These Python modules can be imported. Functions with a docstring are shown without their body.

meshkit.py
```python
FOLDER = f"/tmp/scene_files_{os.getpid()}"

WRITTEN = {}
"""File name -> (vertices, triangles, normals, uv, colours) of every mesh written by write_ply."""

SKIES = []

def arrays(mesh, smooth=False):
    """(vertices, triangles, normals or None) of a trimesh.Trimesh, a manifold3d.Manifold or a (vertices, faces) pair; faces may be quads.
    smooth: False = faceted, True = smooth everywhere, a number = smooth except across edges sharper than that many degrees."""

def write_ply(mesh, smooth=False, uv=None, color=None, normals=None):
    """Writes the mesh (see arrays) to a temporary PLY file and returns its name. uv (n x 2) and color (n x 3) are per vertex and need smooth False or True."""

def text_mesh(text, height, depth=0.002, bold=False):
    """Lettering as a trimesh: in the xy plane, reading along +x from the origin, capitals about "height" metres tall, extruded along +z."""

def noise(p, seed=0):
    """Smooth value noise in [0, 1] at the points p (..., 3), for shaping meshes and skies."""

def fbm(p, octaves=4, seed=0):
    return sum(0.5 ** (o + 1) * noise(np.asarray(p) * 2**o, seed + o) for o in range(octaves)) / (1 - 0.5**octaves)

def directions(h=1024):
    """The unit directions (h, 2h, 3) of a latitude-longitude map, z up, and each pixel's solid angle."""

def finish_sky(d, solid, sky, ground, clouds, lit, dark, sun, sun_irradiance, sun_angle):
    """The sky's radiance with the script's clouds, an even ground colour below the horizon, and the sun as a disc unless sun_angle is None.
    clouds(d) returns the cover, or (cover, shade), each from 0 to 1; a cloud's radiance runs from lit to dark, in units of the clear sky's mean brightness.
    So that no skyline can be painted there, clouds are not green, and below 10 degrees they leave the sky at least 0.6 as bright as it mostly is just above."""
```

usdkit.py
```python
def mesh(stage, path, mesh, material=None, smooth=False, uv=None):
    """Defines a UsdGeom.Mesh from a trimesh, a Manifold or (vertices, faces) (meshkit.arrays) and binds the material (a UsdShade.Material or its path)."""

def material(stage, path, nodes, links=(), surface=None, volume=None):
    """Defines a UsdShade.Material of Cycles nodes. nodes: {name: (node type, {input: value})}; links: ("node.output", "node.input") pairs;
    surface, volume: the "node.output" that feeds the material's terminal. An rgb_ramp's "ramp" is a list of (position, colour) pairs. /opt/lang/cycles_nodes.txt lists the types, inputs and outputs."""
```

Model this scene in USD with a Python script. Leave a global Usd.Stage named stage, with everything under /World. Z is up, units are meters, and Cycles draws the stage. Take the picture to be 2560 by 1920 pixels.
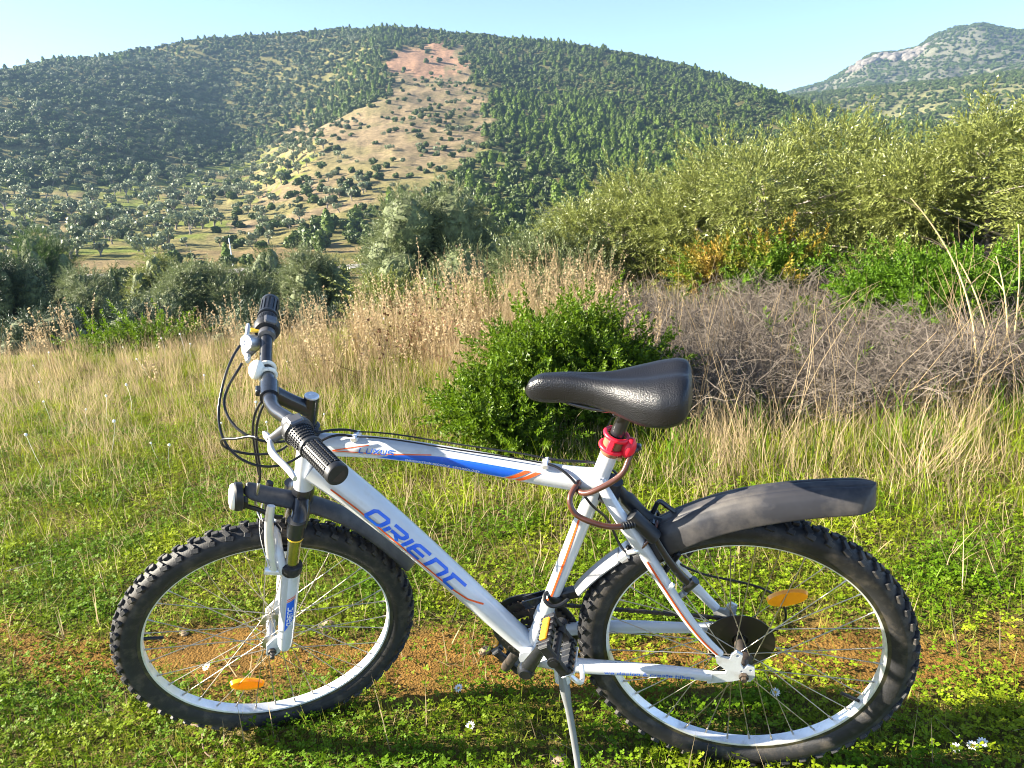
import math, random
import numpy as np
import trimesh, shapely
import shapely.geometry as sg
from shapely import affinity
from scipy.interpolate import PchipInterpolator, CubicSpline, RegularGridInterpolator
from scipy.spatial.transform import Rotation as Rot
import usdkit, meshkit
from pxr import Usd, UsdGeom, UsdLux, UsdShade, Gf, Sdf, Vt

stage = Usd.Stage.CreateInMemory()
UsdGeom.SetStageUpAxis(stage, UsdGeom.Tokens.z)
UsdGeom.SetStageMetersPerUnit(stage, 1.0)
UsdGeom.Xform.Define(stage, '/World')
UsdGeom.Scope.Define(stage, '/World/Looks')

# ------------------------------------------------------------------ camera
FPX, PITCH, ROLL, EYE = 1898.8, 0.2542, -0.0744, 1.2757      # focal length in pixels of a 2560 wide picture
EXPOSURE = 2.5
fw = np.array([0, math.cos(PITCH), -math.sin(PITCH)])
rt, up = np.array([1.0, 0, 0]), np.array([0, math.sin(PITCH), math.cos(PITCH)])
rt, up = math.cos(ROLL) * rt + math.sin(ROLL) * up, -math.sin(ROLL) * rt + math.cos(ROLL) * up
cam = UsdGeom.Camera.Define(stage, '/World/camera')
cam.CreateHorizontalApertureAttr(36.0)
cam.CreateVerticalApertureAttr(27.0)
cam.CreateFocalLengthAttr(36.0 * FPX / 2560)
cam.CreateClippingRangeAttr(Gf.Vec2f(0.05, 8000))
cam.CreateExposureAttr(EXPOSURE)
cam.AddTransformOp().Set(Gf.Matrix4d(*rt, 0, *up, 0, *(-fw), 0, 0, 0, EYE, 1))

# ------------------------------------------------------------------ sky and sun
SUN_AZ, SUN_EL = math.radians(-91.2), math.radians(26.4)      # azimuth from +y towards +x
sky = UsdLux.DomeLight.Define(stage, '/World/sky')
sky.GetPrim().SetCustomDataByKey('kind', 'structure')
skym = usdkit.material(stage, '/World/Looks/sky_air', {
    'sky': ('sky_texture', {'sky_type': 'single_scattering', 'sun_disc': False, 'sun_elevation': SUN_EL, 'sun_rotation': SUN_AZ,
                            'altitude': 100.0, 'air_density': 0.55, 'aerosol_density': 0.35, 'ozone_density': 1.0}),
    'bg': ('background_shader', {'strength': 0.056})},
    [('sky.color', 'bg.color')], surface='bg.background')
UsdShade.MaterialBindingAPI.Apply(sky.GetPrim()).Bind(skym)
sun = UsdLux.DistantLight.Define(stage, '/World/sun')
sun.CreateNormalizeAttr(True)
sun.CreateIntensityAttr(1.25)
sun.CreateAngleAttr(0.5)
sun.CreateColorAttr(Gf.Vec3f(1.0, 0.91, 0.74))
to_sun = np.array([math.sin(SUN_AZ) * math.cos(SUN_EL), math.cos(SUN_AZ) * math.cos(SUN_EL), math.sin(SUN_EL)])
sun.AddTransformOp().Set(Gf.Matrix4d().SetRotate(Gf.Rotation(Gf.Vec3d(0, 0, 1), Gf.Vec3d(*to_sun))))

# ------------------------------------------------------------------ helpers
rng = np.random.default_rng(11)
used = {}


def numbered(parent, name):
    k = used.get((parent, name), 0)
    used[(parent, name)] = k + 1
    return f'{parent}/{name}' if k == 0 else f'{parent}/{name}_{k:03d}'


def tag(prim, label=None, category=None, group=None, kind=None):
    p = prim.GetPrim() if hasattr(prim, 'GetPrim') else prim
    for k, v in (('label', label), ('category', category), ('group', group), ('kind', kind)):
        if v:
            p.SetCustomDataByKey(k, v)
    return p


def path_of(parent):
    return '/World' if parent is None else (parent if isinstance(parent, str) else str(parent.GetPath()))


def obj(name, mesh, material, parent=None, smooth=False, label=None, colors=None):
    p = numbered(path_of(parent), name)
    m = usdkit.mesh(stage, p, mesh, material, smooth=smooth)
    if colors is not None:
        UsdGeom.PrimvarsAPI(m).CreatePrimvar('tint', Sdf.ValueTypeNames.Color3fArray, 'vertex').Set(Vt.Vec3fArray.FromNumpy(np.asarray(colors, np.float32)))
    if label:
        tag(m, label=label)
    return m.GetPrim()


def thing(name, label, category, loc=(0, 0, 0), rotz=0.0, scale=None, group=None, parent=None, matrix=None):
    x = UsdGeom.Xform.Define(stage, numbered(path_of(parent), name))
    if matrix is not None:
        x.AddTransformOp().Set(matrix)
    else:
        x.AddTranslateOp().Set(Gf.Vec3d(*map(float, loc)))
        if rotz:
            x.AddRotateZOp().Set(math.degrees(rotz))
        if scale is not None:
            x.AddScaleOp().Set(Gf.Vec3f(*map(float, np.broadcast_to(scale, 3))))
    return tag(x, label, category, group)


def cat(*ms):
    return trimesh.util.concatenate([m for m in ms if m is not None])


def frames(P, ref=None):
    """Parallel-transported frames along the points P."""
    P = np.asarray(P, float)
    T = np.gradient(P, axis=0)
    T /= np.linalg.norm(T, axis=1, keepdims=True) + 1e-12
    r = np.array([0, 0, 1.0]) if ref is None else np.asarray(ref, float)
    if abs(r @ T[0]) > 0.95:
        r = np.array([1.0, 0, 0])
    N = np.empty_like(P)
    nrm = r - T[0] * (r @ T[0])
    N[0] = nrm / np.linalg.norm(nrm)
    for i in range(1, len(P)):
        v = N[i - 1] - T[i] * (N[i - 1] @ T[i])
        N[i] = v / (np.linalg.norm(v) + 1e-12)
    return T, N, np.cross(T, N)


def tube(P, R, n=12, cap=True, ref=None, squash=(1, 1)):
    P = np.asarray(P, float)
    R = np.broadcast_to(np.asarray(R, float), (len(P),))
    T, N, B = frames(P, ref)
    a = np.linspace(0, 2 * np.pi, n, endpoint=False)
    V = P[:, None] + R[:, None, None] * (squash[0] * np.cos(a)[None, :, None] * N[:, None] + squash[1] * np.sin(a)[None, :, None] * B[:, None])
    V = V.reshape(-1, 3)
    F = []
    k = np.arange(n)
    k2 = (k + 1) % n
    for i in range(len(P) - 1):
        a0, a1, b0, b1 = i * n + k, i * n + k2, (i + 1) * n + k, (i + 1) * n + k2
        F += [np.stack([a0, a1, b1], 1), np.stack([a0, b1, b0], 1)]
    F = np.vstack(F)
    if cap:
        V = np.vstack([V, P[0], P[-1]])
        c0, c1, e = len(V) - 2, len(V) - 1, (len(P) - 1) * n
        F = np.vstack([F, np.stack([k2, k, np.full(n, c0)], 1), np.stack([e + k, e + k2, np.full(n, c1)], 1)])
    return trimesh.Trimesh(V, F, process=False)


def spline(P, m=24):
    P = np.asarray(P, float)
    t = np.r_[0, np.cumsum(np.linalg.norm(np.diff(P, axis=0), axis=1))]
    return CubicSpline(t, P)(np.linspace(0, t[-1], m))


def rod(a, b, r, n=10, r2=None):
    return tube([a, b], [r, r if r2 is None else r2], n)


def lathe(prof, n=48, axis='y', closed=False):
    """Revolve (radius, height) points about an axis through the origin."""
    prof = np.asarray(prof, float)
    a = np.linspace(0, 2 * np.pi, n, endpoint=False)
    x, z, h = prof[:, 0, None] * np.cos(a), prof[:, 0, None] * np.sin(a), np.repeat(prof[:, 1, None], n, 1)
    V = np.stack({'y': (x, h, -z), 'z': (x, z, h), 'x': (h, x, z)}[axis], -1).reshape(-1, 3)
    k = np.arange(n)
    k2 = (k + 1) % n
    F = []
    m = len(prof)
    for i in range(m if closed else m - 1):
        j = (i + 1) % m
        F += [np.stack([i * n + k, i * n + k2, j * n + k2], 1), np.stack([i * n + k, j * n + k2, j * n + k], 1)]
    t = trimesh.Trimesh(V, np.vstack(F), process=False)
    if closed and t.volume < 0 or (not closed and t.volume < 0):
        t.invert()
    return t


def rbox(size, r=0.002, center=(0, 0, 0), R=None):
    """A box with chamfered edges."""
    s = np.asarray(size, float) / 2
    r = min(r, s.min() * 0.9)
    pts = []
    for sx in (-1, 1):
        for sy in (-1, 1):
            for sz in (-1, 1):
                q = np.array([sx, sy, sz])
                for k in range(3):
                    d = s.copy()
                    d[[i for i in range(3) if i != k]] -= r
                    pts.append(q * d)
    h = trimesh.convex.convex_hull(np.array(pts))
    if R is not None:
        h.apply_transform(np.block([[np.asarray(R), np.zeros((3, 1))], [np.zeros((1, 3)), 1]]))
    h.apply_translation(center)
    return h


def basis(x, z):
    x = np.asarray(x, float) / np.linalg.norm(x)
    z = np.asarray(z, float)
    z = z - x * (x @ z)
    z /= np.linalg.norm(z)
    return np.stack([x, np.cross(z, x), z], 1)


def xf(m, R=None, t=(0, 0, 0)):
    m = m.copy()
    A = np.eye(4)
    if R is not None:
        A[:3, :3] = R
    A[:3, 3] = t
    m.apply_transform(A)
    return m


# ------------------------------------------------------------------ materials
def M(name):
    return f'/World/Looks/{name}'


def plain(name, color, rough=0.5, vary=0.12, scale=40.0, bump=0.0, bscale=300.0, dirt=None, **kw):
    """Principled with a little tonal noise, optional fine relief and dust."""
    c = np.array(color)
    nodes = {'tc': ('texture_coordinate', {}), 'n': ('noise_texture', {'scale': scale, 'detail': 4.0}),
             'r': ('rgb_ramp', {'ramp': [(0.3, tuple(c * (1 - vary))), (0.7, tuple(np.minimum(c * (1 + vary), 1)))]}),
             'p': ('principled_bsdf', {'roughness': rough, **kw})}
    links = [('tc.object', 'n.vector'), ('n.fac', 'r.fac')]
    last = 'r.color'
    if dirt:
        nodes['dn'] = ('noise_texture', {'scale': dirt[1], 'detail': 6.0, 'roughness': 0.65})
        nodes['dr'] = ('map_range', {'from_min': dirt[2], 'from_max': dirt[3], 'to_min': 0.0, 'to_max': dirt[4], 'clamp': True})
        nodes['dm'] = ('mix_color', {'b': dirt[0]})
        links += [('tc.object', 'dn.vector'), ('dn.fac', 'dr.value'), ('dr.result', 'dm.fac'), (last, 'dm.a')]
        last = 'dm.result'
    links.append((last, 'p.base_color'))
    if bump:
        nodes['bn'] = ('noise_texture', {'scale': bscale, 'detail': 3.0})
        nodes['b'] = ('bump', {'strength': bump, 'distance': 0.002})
        links += [('tc.object', 'bn.vector'), ('bn.fac', 'b.height'), ('b.normal', 'p.normal')]
    return usdkit.material(stage, M(name), nodes, links, surface='p.BSDF')


def leafy(name, ramp, trans=0.35, rough=0.45, spec=0.4, patch=None, patch_scale=1.2):
    """Leaf or blade: colour per blade from a ramp, per copy a little brighter or darker, light through the blade."""
    nodes = {'g': ('geometry', {}), 'o': ('object_info', {}), 'r': ('rgb_ramp', {'ramp': ramp}),
             'mr': ('map_range', {'from_min': 0.0, 'from_max': 1.0, 'to_min': 0.72, 'to_max': 1.25}),
             'h': ('hsv', {'hue': 0.5, 'saturation': 1.0, 'fac': 1.0}),
             'p': ('principled_bsdf', {'roughness': rough, 'specular_ior_level': spec}), 't': ('translucent_bsdf', {}),
             'x': ('mix_closure', {'fac': trans})}
    links = [('g.random_per_island', 'r.fac'), ('o.random', 'mr.value'), ('mr.result', 'h.value')]
    src = 'r.color'
    if patch:
        nodes['pn'] = ('noise_texture', {'scale': patch_scale, 'detail': 3.0})
        nodes['pr'] = ('map_range', {'from_min': 0.45, 'from_max': 0.62, 'to_min': 0.0, 'to_max': 0.8, 'clamp': True})
        nodes['pm'] = ('mix_color', {'b': patch})
        links += [('g.position', 'pn.vector'), ('pn.fac', 'pr.value'), ('pr.result', 'pm.fac'), (src, 'pm.a')]
        src = 'pm.result'
    links += [(src, 'h.color'), ('h.color', 'p.base_color'), ('h.color', 't.color'), ('p.BSDF', 'x.closure1'), ('t.BSDF', 'x.closure2')]
    return usdkit.material(stage, M(name), nodes, links, surface='x.closure')


def instancer(name, protos, pos, rot, scale, index, label, category=None, parent=None, kind='stuff'):
    """A PointInstancer: protos = [(mesh, material, smooth)], rot = scipy Rotation."""
    pth = numbered(path_of(parent), name)
    pi = UsdGeom.PointInstancer.Define(stage, pth)
    targets = []
    for k, (m, mt, sm) in enumerate(protos):
        q = f'{pth}/shapes/shape_{k:03d}'
        usdkit.mesh(stage, q, m, mt, smooth=sm)
        targets.append(Sdf.Path(q))
    pi.CreatePrototypesRel().SetTargets(targets)
    n = len(pos)
    pi.CreatePositionsAttr(Vt.Vec3fArray.FromNumpy(np.asarray(pos, np.float32)))
    q = rot.as_quat()
    pi.CreateOrientationsAttr(Vt.QuathArray([Gf.Quath(float(a[3]), float(a[0]), float(a[1]), float(a[2])) for a in q]))
    sc = np.asarray(scale, float)
    sc = np.repeat(sc[:, None], 3, 1) if sc.ndim == 1 else sc
    pi.CreateScalesAttr(Vt.Vec3fArray.FromNumpy(sc.astype(np.float32)))
    pi.CreateProtoIndicesAttr(Vt.IntArray.FromNumpy(np.asarray(index, np.int32)))
    tag(pi, label, category, kind=kind)
    return pi.GetPrim()


def turn(yaw, tilt=0.0, tdir=0.0):
    """Rotations: spin about z, then lean by tilt towards the direction tdir."""
    yaw = np.atleast_1d(yaw)
    tilt = np.broadcast_to(tilt, yaw.shape)
    tdir = np.broadcast_to(tdir, yaw.shape)
    ax = np.stack([-np.sin(tdir), np.cos(tdir), np.zeros_like(tdir)], -1)
    return Rot.from_rotvec(ax * tilt[:, None]) * Rot.from_rotvec(np.stack([0 * yaw, 0 * yaw, yaw], -1))


def look_ray(x, y):
    """Direction seen at a pixel of the 2560 x 1920 picture (to survey the place while laying it out)."""
    x, y = np.asarray(x, float), np.asarray(y, float)
    return fw + rt * ((x - 1280) / FPX)[..., None] + up * ((960 - y) / FPX)[..., None]


def survey(P):
    d = np.asarray(P, float) - [0, 0, EYE]
    z = d @ fw
    z = np.where(z > 0.01, z, 1e9)
    return 1280 + FPX * (d @ rt) / z, 960 - FPX * (d @ up) / z
# ------------------------------------------------------------------ terrain
# surveyed profiles: for each bearing the height of the land at a row of distances
DIST = np.array([14, 25, 45, 80, 112, 150, 200, 270, 360, 460, 560, 660, 760, 900])
COLS = {
    -400: [900, 890, 870, 800, 735, 660, 610, 545, 450, 340, 250, 235, 260, 300],
    0:    [905, 885, 862, 780, 700, 640, 590, 510, 400, 275, 187, 200, 230, 260],
    250:  [900, 880, 855, 770, 690, 636, 582, 508, 408, 300, 206, 152, 170, 200],
    450:  [890, 875, 850, 765, 684, 630, 575, 510, 436, 340, 250, 172, 124, 170],
    620:  [880, 868, 842, 760, 680, 622, 560, 500, 452, 385, 292, 200, 100, 140],
    800:  [872, 860, 830, 752, 672, 610, 530, 432, 345, 322, 252, 160, 84, 130],
    1000: [862, 850, 820, 742, 662, 596, 505, 402, 300, 212, 142, 88, 74, 120],
    1200: [852, 840, 810, 730, 650, 585, 495, 400, 305, 215, 146, 92, 100, 140],
    1400: [842, 830, 800, 715, 640, 578, 500, 415, 325, 240, 165, 112, 120, 160],
    1650: [825, 815, 785, 700, 625, 565, 495, 425, 340, 262, 196, 156, 165, 200],
    1900: [808, 800, 765, 680, 606, 550, 488, 425, 355, 290, 245, 228, 240, 260],
    2200: [790, 780, 740, 655, 590, 540, 484, 425, 375, 335, 312, 305, 310, 320],
    2560: [770, 760, 715, 630, 570, 525, 475, 425, 385, 352, 335, 330, 330, 335],
    3000: [745, 735, 690, 610, 550, 510, 470, 425, 395, 365, 350, 345, 345, 345],
}
cx = np.array(sorted(COLS))
rows = np.array([COLS[c] for c in cx], float)
dirs = look_ray(np.repeat(cx[:, None], len(DIST), 1), rows)
col_az = np.degrees(np.arctan2(dirs[..., 0], dirs[..., 1])).mean(1)
col_el = dirs[..., 2] / np.hypot(dirs[..., 0], dirs[..., 1])
ztab = EYE + col_el * DIST[None]
_zd = PchipInterpolator(np.log(DIST), ztab, axis=1)
ld_grid = np.linspace(np.log(DIST[0]), np.log(DIST[-1]), 90)
_za = PchipInterpolator(col_az, _zd(ld_grid), axis=0)
az_grid = np.linspace(col_az[0], col_az[-1], 160)
_far = RegularGridInterpolator((az_grid, ld_grid), _za(az_grid), bounds_error=False, fill_value=None)


def sstep(a, b, x):
    t = np.clip((np.asarray(x, float) - a) / (b - a), 0, 1)
    return t * t * (3 - 2 * t)


def near_z(x, y):
    """The meadow: flat track, a low bank to the right, the brink to the valley."""
    z = 0.06 * sstep(3.3, 6.0, y - 0.10 * x) * sstep(-1.2, 1.8, x)
    z = z + 0.03 * sstep(3.0, 5.0, y) * sstep(2.2, -1.5, x)
    lip = 6.4 + 0.5 * sstep(-1.8, -0.6, x) + 2.8 * sstep(0.3, 3.0, x)
    z = z - 0.17 * np.maximum(y - lip, 0) * sstep(lip - 0.2, lip + 2.5, y)
    b = meshkit.fbm(np.stack([x * 1.3, y * 1.3, 0 * x], -1), 3, 5) - 0.5
    f = meshkit.fbm(np.stack([x * 7, y * 7, 0 * x], -1), 3, 9) - 0.5
    calm = 0.35 + 0.65 * sstep(0.5, 1.6, np.hypot((x + 0.1) * 0.8, y - 1.6))
    return z + calm * (0.05 * b + 0.018 * f)


def land_z(x, y):
    x, y = np.broadcast_arrays(np.asarray(x, float), np.asarray(y, float))
    shape = x.shape
    x, y = np.atleast_1d(x), np.atleast_1d(y)
    d = np.hypot(x, y)
    az = np.degrees(np.arctan2(x, y))
    a = np.clip(az, az_grid[0], az_grid[-1])
    zf = _far(np.stack([a, np.log(np.clip(d, DIST[0], DIST[-1]))], -1))
    side = sstep(95, 42, np.abs(az))                     # beside and behind the camera the land evens out
    zf = zf * side + (1 - side) * (-0.8 - 0.02 * np.minimum(d, 200) + 0.02 * np.minimum(d, 60) * (az > 0))
    rough = meshkit.fbm(np.stack([x / 26, y / 26, 0 * x], -1), 4, 21) - 0.5
    terr = meshkit.fbm(np.stack([x / 6, y / 6, 0 * x], -1), 3, 33) - 0.5
    amp = sstep(20, 220, d)
    zf = zf + amp * (7.0 * rough * sstep(130, 420, d) + 1.6 * terr)
    w = sstep(8.5, 15, d)
    return (near_z(x, y) * (1 - w) + zf * w).reshape(shape)


def road_y(az):
    return 113 + 5 * np.sin(np.radians(az * 3 + 20))


az_front = np.radians(np.linspace(-52, 52, 521))
az_back = np.radians(np.linspace(52, 308, 120))[1:-1]
azs = np.r_[az_front, az_back]
ds = np.exp(np.linspace(np.log(0.35), np.log(880), 330))
AZ, DD = np.meshgrid(azs, ds)
GX, GY = DD * np.sin(AZ), DD * np.cos(AZ)
GZ = land_z(GX, GY)
# level bed of the road across the valley
ra = road_y(np.degrees(np.where(AZ > np.pi, AZ - 2 * np.pi, AZ)))
bed = land_z(ra * np.sin(AZ), ra * np.cos(AZ)) + 0.15
wroad = sstep(6.5, 3.4, np.abs(DD - ra)) * (np.cos(AZ) > 0.4)
GZ = GZ * (1 - wroad) + bed * wroad
road_bed = RegularGridInterpolator((np.degrees(az_front),), bed[0, :len(az_front)], bounds_error=False, fill_value=None)


def poly_in(poly, u, v):
    return shapely.contains_xy(poly, u, v)


K = 2560 / 2212
Z_BARE = sg.Polygon(np.array([(865, 98), (1000, 98), (1002, 175), (1060, 215), (1062, 280), (1040, 330), (985, 372), (900, 425), (760, 440), (640, 520), (560, 560), (330, 585), (150, 560), (180, 500), (330, 440), (500, 352), (640, 292), (790, 232), (850, 180)]) * K)
Z_RED = sg.Polygon(np.array([(862, 98), (985, 97), (990, 165), (840, 165)]) * K)
Z_GROVE = sg.Polygon(np.array([(-400, 420), (0, 400), (200, 400), (330, 395), (470, 352), (700, 300), (700, 340), (560, 430), (450, 520), (330, 560), (0, 560), (-400, 590)]) * K)
Z_PINE = sg.Polygon(np.array([(1000, 100), (1400, 130), (1750, 240), (1750, 330), (1400, 420), (1150, 330), (1060, 290), (1060, 210), (1004, 170)]) * K)
Z_YOUNG = sg.Polygon(np.array([(1062, 200), (1250, 215), (1480, 290), (1560, 350), (1420, 420), (1180, 330), (1062, 290)]) * K)
Z_SHADE = sg.Polygon(np.array([(-400, 100), (0, 160), (450, 115), (640, 88), (790, 66), (800, 140), (520, 320), (400, 400), (0, 400), (-400, 420)]) * K)
Z_GULLY = sg.Polygon(np.array([(790, 66), (880, 66), (868, 100), (850, 180), (790, 232), (640, 292), (470, 352), (420, 395), (520, 320), (700, 200)]) * K)


def zone_uv(P):
    """Where land lies in the survey plan, its borders frayed."""
    u, v = survey(P)
    q = np.stack([P[:, 0] / 13, P[:, 1] / 13, 0 * u], -1)
    return u + 90 * (meshkit.fbm(q, 4, 91) - .5), v + 60 * (meshkit.fbm(q, 4, 95) - .5)


def ground_tint(P):
    x, y = P[:, 0], P[:, 1]
    d = np.hypot(x, y)
    u, v = zone_uv(P)
    n1 = meshkit.fbm(np.stack([x / 14, y / 14, 0 * x], -1), 4, 3)[:, None]
    n2 = meshkit.fbm(np.stack([x / 3, y / 3, 0 * x], -1), 3, 8)[:, None]
    c = np.array([0.13, 0.12, 0.045]) * (0.6 + 0.8 * n1)
    bare = poly_in(Z_BARE, u, v)
    c[bare] = ((np.array([0.195, 0.148, 0.088]) * (0.55 + 0.9 * n2)) * (1 - .45 * sstep(.5, .62, n1)) + .45 * sstep(.5, .62, n1) * np.array([.12, .12, .045]))[bare]
    grove = poly_in(Z_GROVE, u, v)
    k = sstep(0.42, 0.60, n1)
    c[grove] = ((1 - k) * np.array([0.135, 0.165, 0.03]) + k * np.array([0.215, 0.175, 0.085]))[grove]
    low_ = (bare & (d < 330))
    kk = (.75 * sstep(330, 190, d))[:, None] * sstep(.35, .6, n1)
    c[low_] = ((1 - kk) * c + kk * np.array([.17, .155, .055]))[low_]
    red = poly_in(Z_RED, u, v)
    c[red] = (np.array([0.25, 0.15, 0.095]) * (0.7 + 0.6 * n2))[red]
    low = (d > 60) & (d < 150)
    c[low] = ((1 - k) * np.array([0.13, 0.125, 0.035]) + k * np.array([0.20, 0.15, 0.075]))[low]
    mid = d <= 60
    c[mid] = ((1 - k) * np.array([0.10, 0.11, 0.03]) + k * np.array([0.17, 0.14, 0.06]))[mid]
    return c


def patch_mesh(i0, i1):
    n = len(azs)
    V = np.stack([GX[i0:i1], GY[i0:i1], GZ[i0:i1]], -1).reshape(-1, 3)
    i, j = np.meshgrid(np.arange(i1 - i0 - 1), np.arange(n), indexing='ij')
    j2 = (j + 1) % n
    a, b, c, d = i * n + j, i * n + j2, (i + 1) * n + j2, (i + 1) * n + j
    F = np.vstack([np.stack([a.ravel(), d.ravel(), c.ravel()], 1), np.stack([a.ravel(), c.ravel(), b.ravel()], 1)])
    if i0 == 0:
        V = np.vstack([V, [[0, 0, float(land_z(0.0, 0.0))]]])
        k = np.arange(n)
        F = np.vstack([F, np.stack([np.full(n, len(V) - 1), k, (k + 1) % n], 1)])
    t = trimesh.Trimesh(V, F, process=False)
    if t.face_normals[:, 2].mean() < 0:
        t.invert()
    return t


# the soil of the meadow: ochre dirt in the wheel track, darker litter under the grass
soil = usdkit.material(stage, M('meadow_soil'), {
    'g': ('geometry', {}), 'a': ('attribute', {'attribute': 'tint'}),
    'n': ('noise_texture', {'scale': 9.0, 'detail': 8.0, 'roughness': 0.65}), 'n2': ('noise_texture', {'scale': 130.0, 'detail': 5.0}),
    'r': ('rgb_ramp', {'ramp': [(0.3, (0.55, 0.55, 0.55)), (0.7, (1.35, 1.3, 1.2))]}),
    'r2': ('rgb_ramp', {'ramp': [(0.3, (0.6, 0.6, 0.6)), (0.72, (1.3, 1.3, 1.3))]}),
    'm': ('mix_color', {'blend_type': 'multiply', 'fac': 1.0, 'use_clamp': False}), 'm2': ('mix_color', {'blend_type': 'multiply', 'fac': 1.0, 'use_clamp': False}),
    'b': ('bump', {'strength': 0.9, 'distance': 0.012}), 'p': ('principled_bsdf', {'roughness': 0.95, 'specular_ior_level': 0.1})},
    [('g.position', 'n.vector'), ('g.position', 'n2.vector'), ('n.fac', 'r.fac'), ('n2.fac', 'r2.fac'), ('a.color', 'm.a'), ('r.color', 'm.b'), ('m.result', 'm2.a'), ('r2.color', 'm2.b'),
     ('m2.result', 'p.base_color'), ('n2.fac', 'b.height'), ('b.normal', 'p.normal')], surface='p.BSDF')
hill_soil = usdkit.material(stage, M('hill_soil'), {
    'g': ('geometry', {}), 'a': ('attribute', {'attribute': 'tint'}),
    'n': ('noise_texture', {'scale': 0.45, 'detail': 8.0, 'roughness': 0.7}),
    'r': ('rgb_ramp', {'ramp': [(0.3, (0.5, 0.52, 0.5)), (0.7, (1.45, 1.4, 1.35))]}),
    'm': ('mix_color', {'blend_type': 'multiply', 'fac': 1.0, 'use_clamp': False}),
    'b': ('bump', {'strength': 0.8, 'distance': 0.8}), 'p': ('principled_bsdf', {'roughness': 0.95, 'specular_ior_level': 0.1})},
    [('g.position', 'n.vector'), ('n.fac', 'r.fac'), ('a.color', 'm.a'), ('r.color', 'm.b'), ('m.result', 'p.base_color'), ('n.fac', 'b.height'), ('b.normal', 'p.normal')], surface='p.BSDF')

TRACK = np.array([(-3.2, 2.72), (-1.55, 2.12), (-0.85, 1.96), (-0.1, 1.90), (0.45, 1.78), (1.0, 1.72), (1.6, 1.62), (3.0, 1.5)])


def track_w(x, y):
    """1 on the bare wheel track, 0 in the grass."""
    yc = np.interp(x, TRACK[:, 0], TRACK[:, 1])
    wob = meshkit.fbm(np.stack([x * 3.5, y * 3.5, 0 * x], -1), 3, 17) - 0.5
    return sstep(0.20, 0.04, np.abs(y - yc) + 0.42 * wob)


cut = int(np.searchsorted(ds, 60))
near_mesh, hill_mesh = patch_mesh(0, cut + 1), patch_mesh(cut, len(ds))
nv = np.array(near_mesh.vertices)
tn = ground_tint(nv)
near = np.hypot(nv[:, 0], nv[:, 1]) < 12
tw = track_w(nv[:, 0], nv[:, 1])[:, None]
lit = np.array([0.12, 0.10, 0.035])
tn[near] = ((1 - tw) * lit + tw * np.array([0.165, 0.092, 0.024]))[near]
tag(obj('ground', near_mesh, soil, smooth=True, colors=tn), kind='structure')
tag(obj('hillside', hill_mesh, hill_soil, smooth=True, colors=ground_tint(np.array(hill_mesh.vertices))), kind='structure')

# road across the valley floor: carriageway on its bed, pale gravel shoulders
asphalt = plain('old_asphalt', (0.23, 0.21, 0.19), 0.9, 0.15, 0.6)
ra_az = np.linspace(-45, 45, 200)
rz = road_bed(ra_az[:, None])
rr = road_y(ra_az)
rows_ = []
for off, dz in ((-3.0, 0.05), (-2.9, 0.12), (0, 0.16), (2.9, 0.12), (3.0, 0.05)):
    rows_.append(np.stack([(rr + off) * np.sin(np.radians(ra_az)), (rr + off) * np.cos(np.radians(ra_az)), rz + dz], -1))
RV = np.stack(rows_, 1).reshape(-1, 3)
RF = [[i * 5 + j, i * 5 + j + 1, (i + 1) * 5 + j + 1, (i + 1) * 5 + j] for i in range(199) for j in range(4)]
tag(obj('road', (RV, np.array(RF)[:, ::-1]), asphalt, smooth=True), kind='structure')


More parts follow.
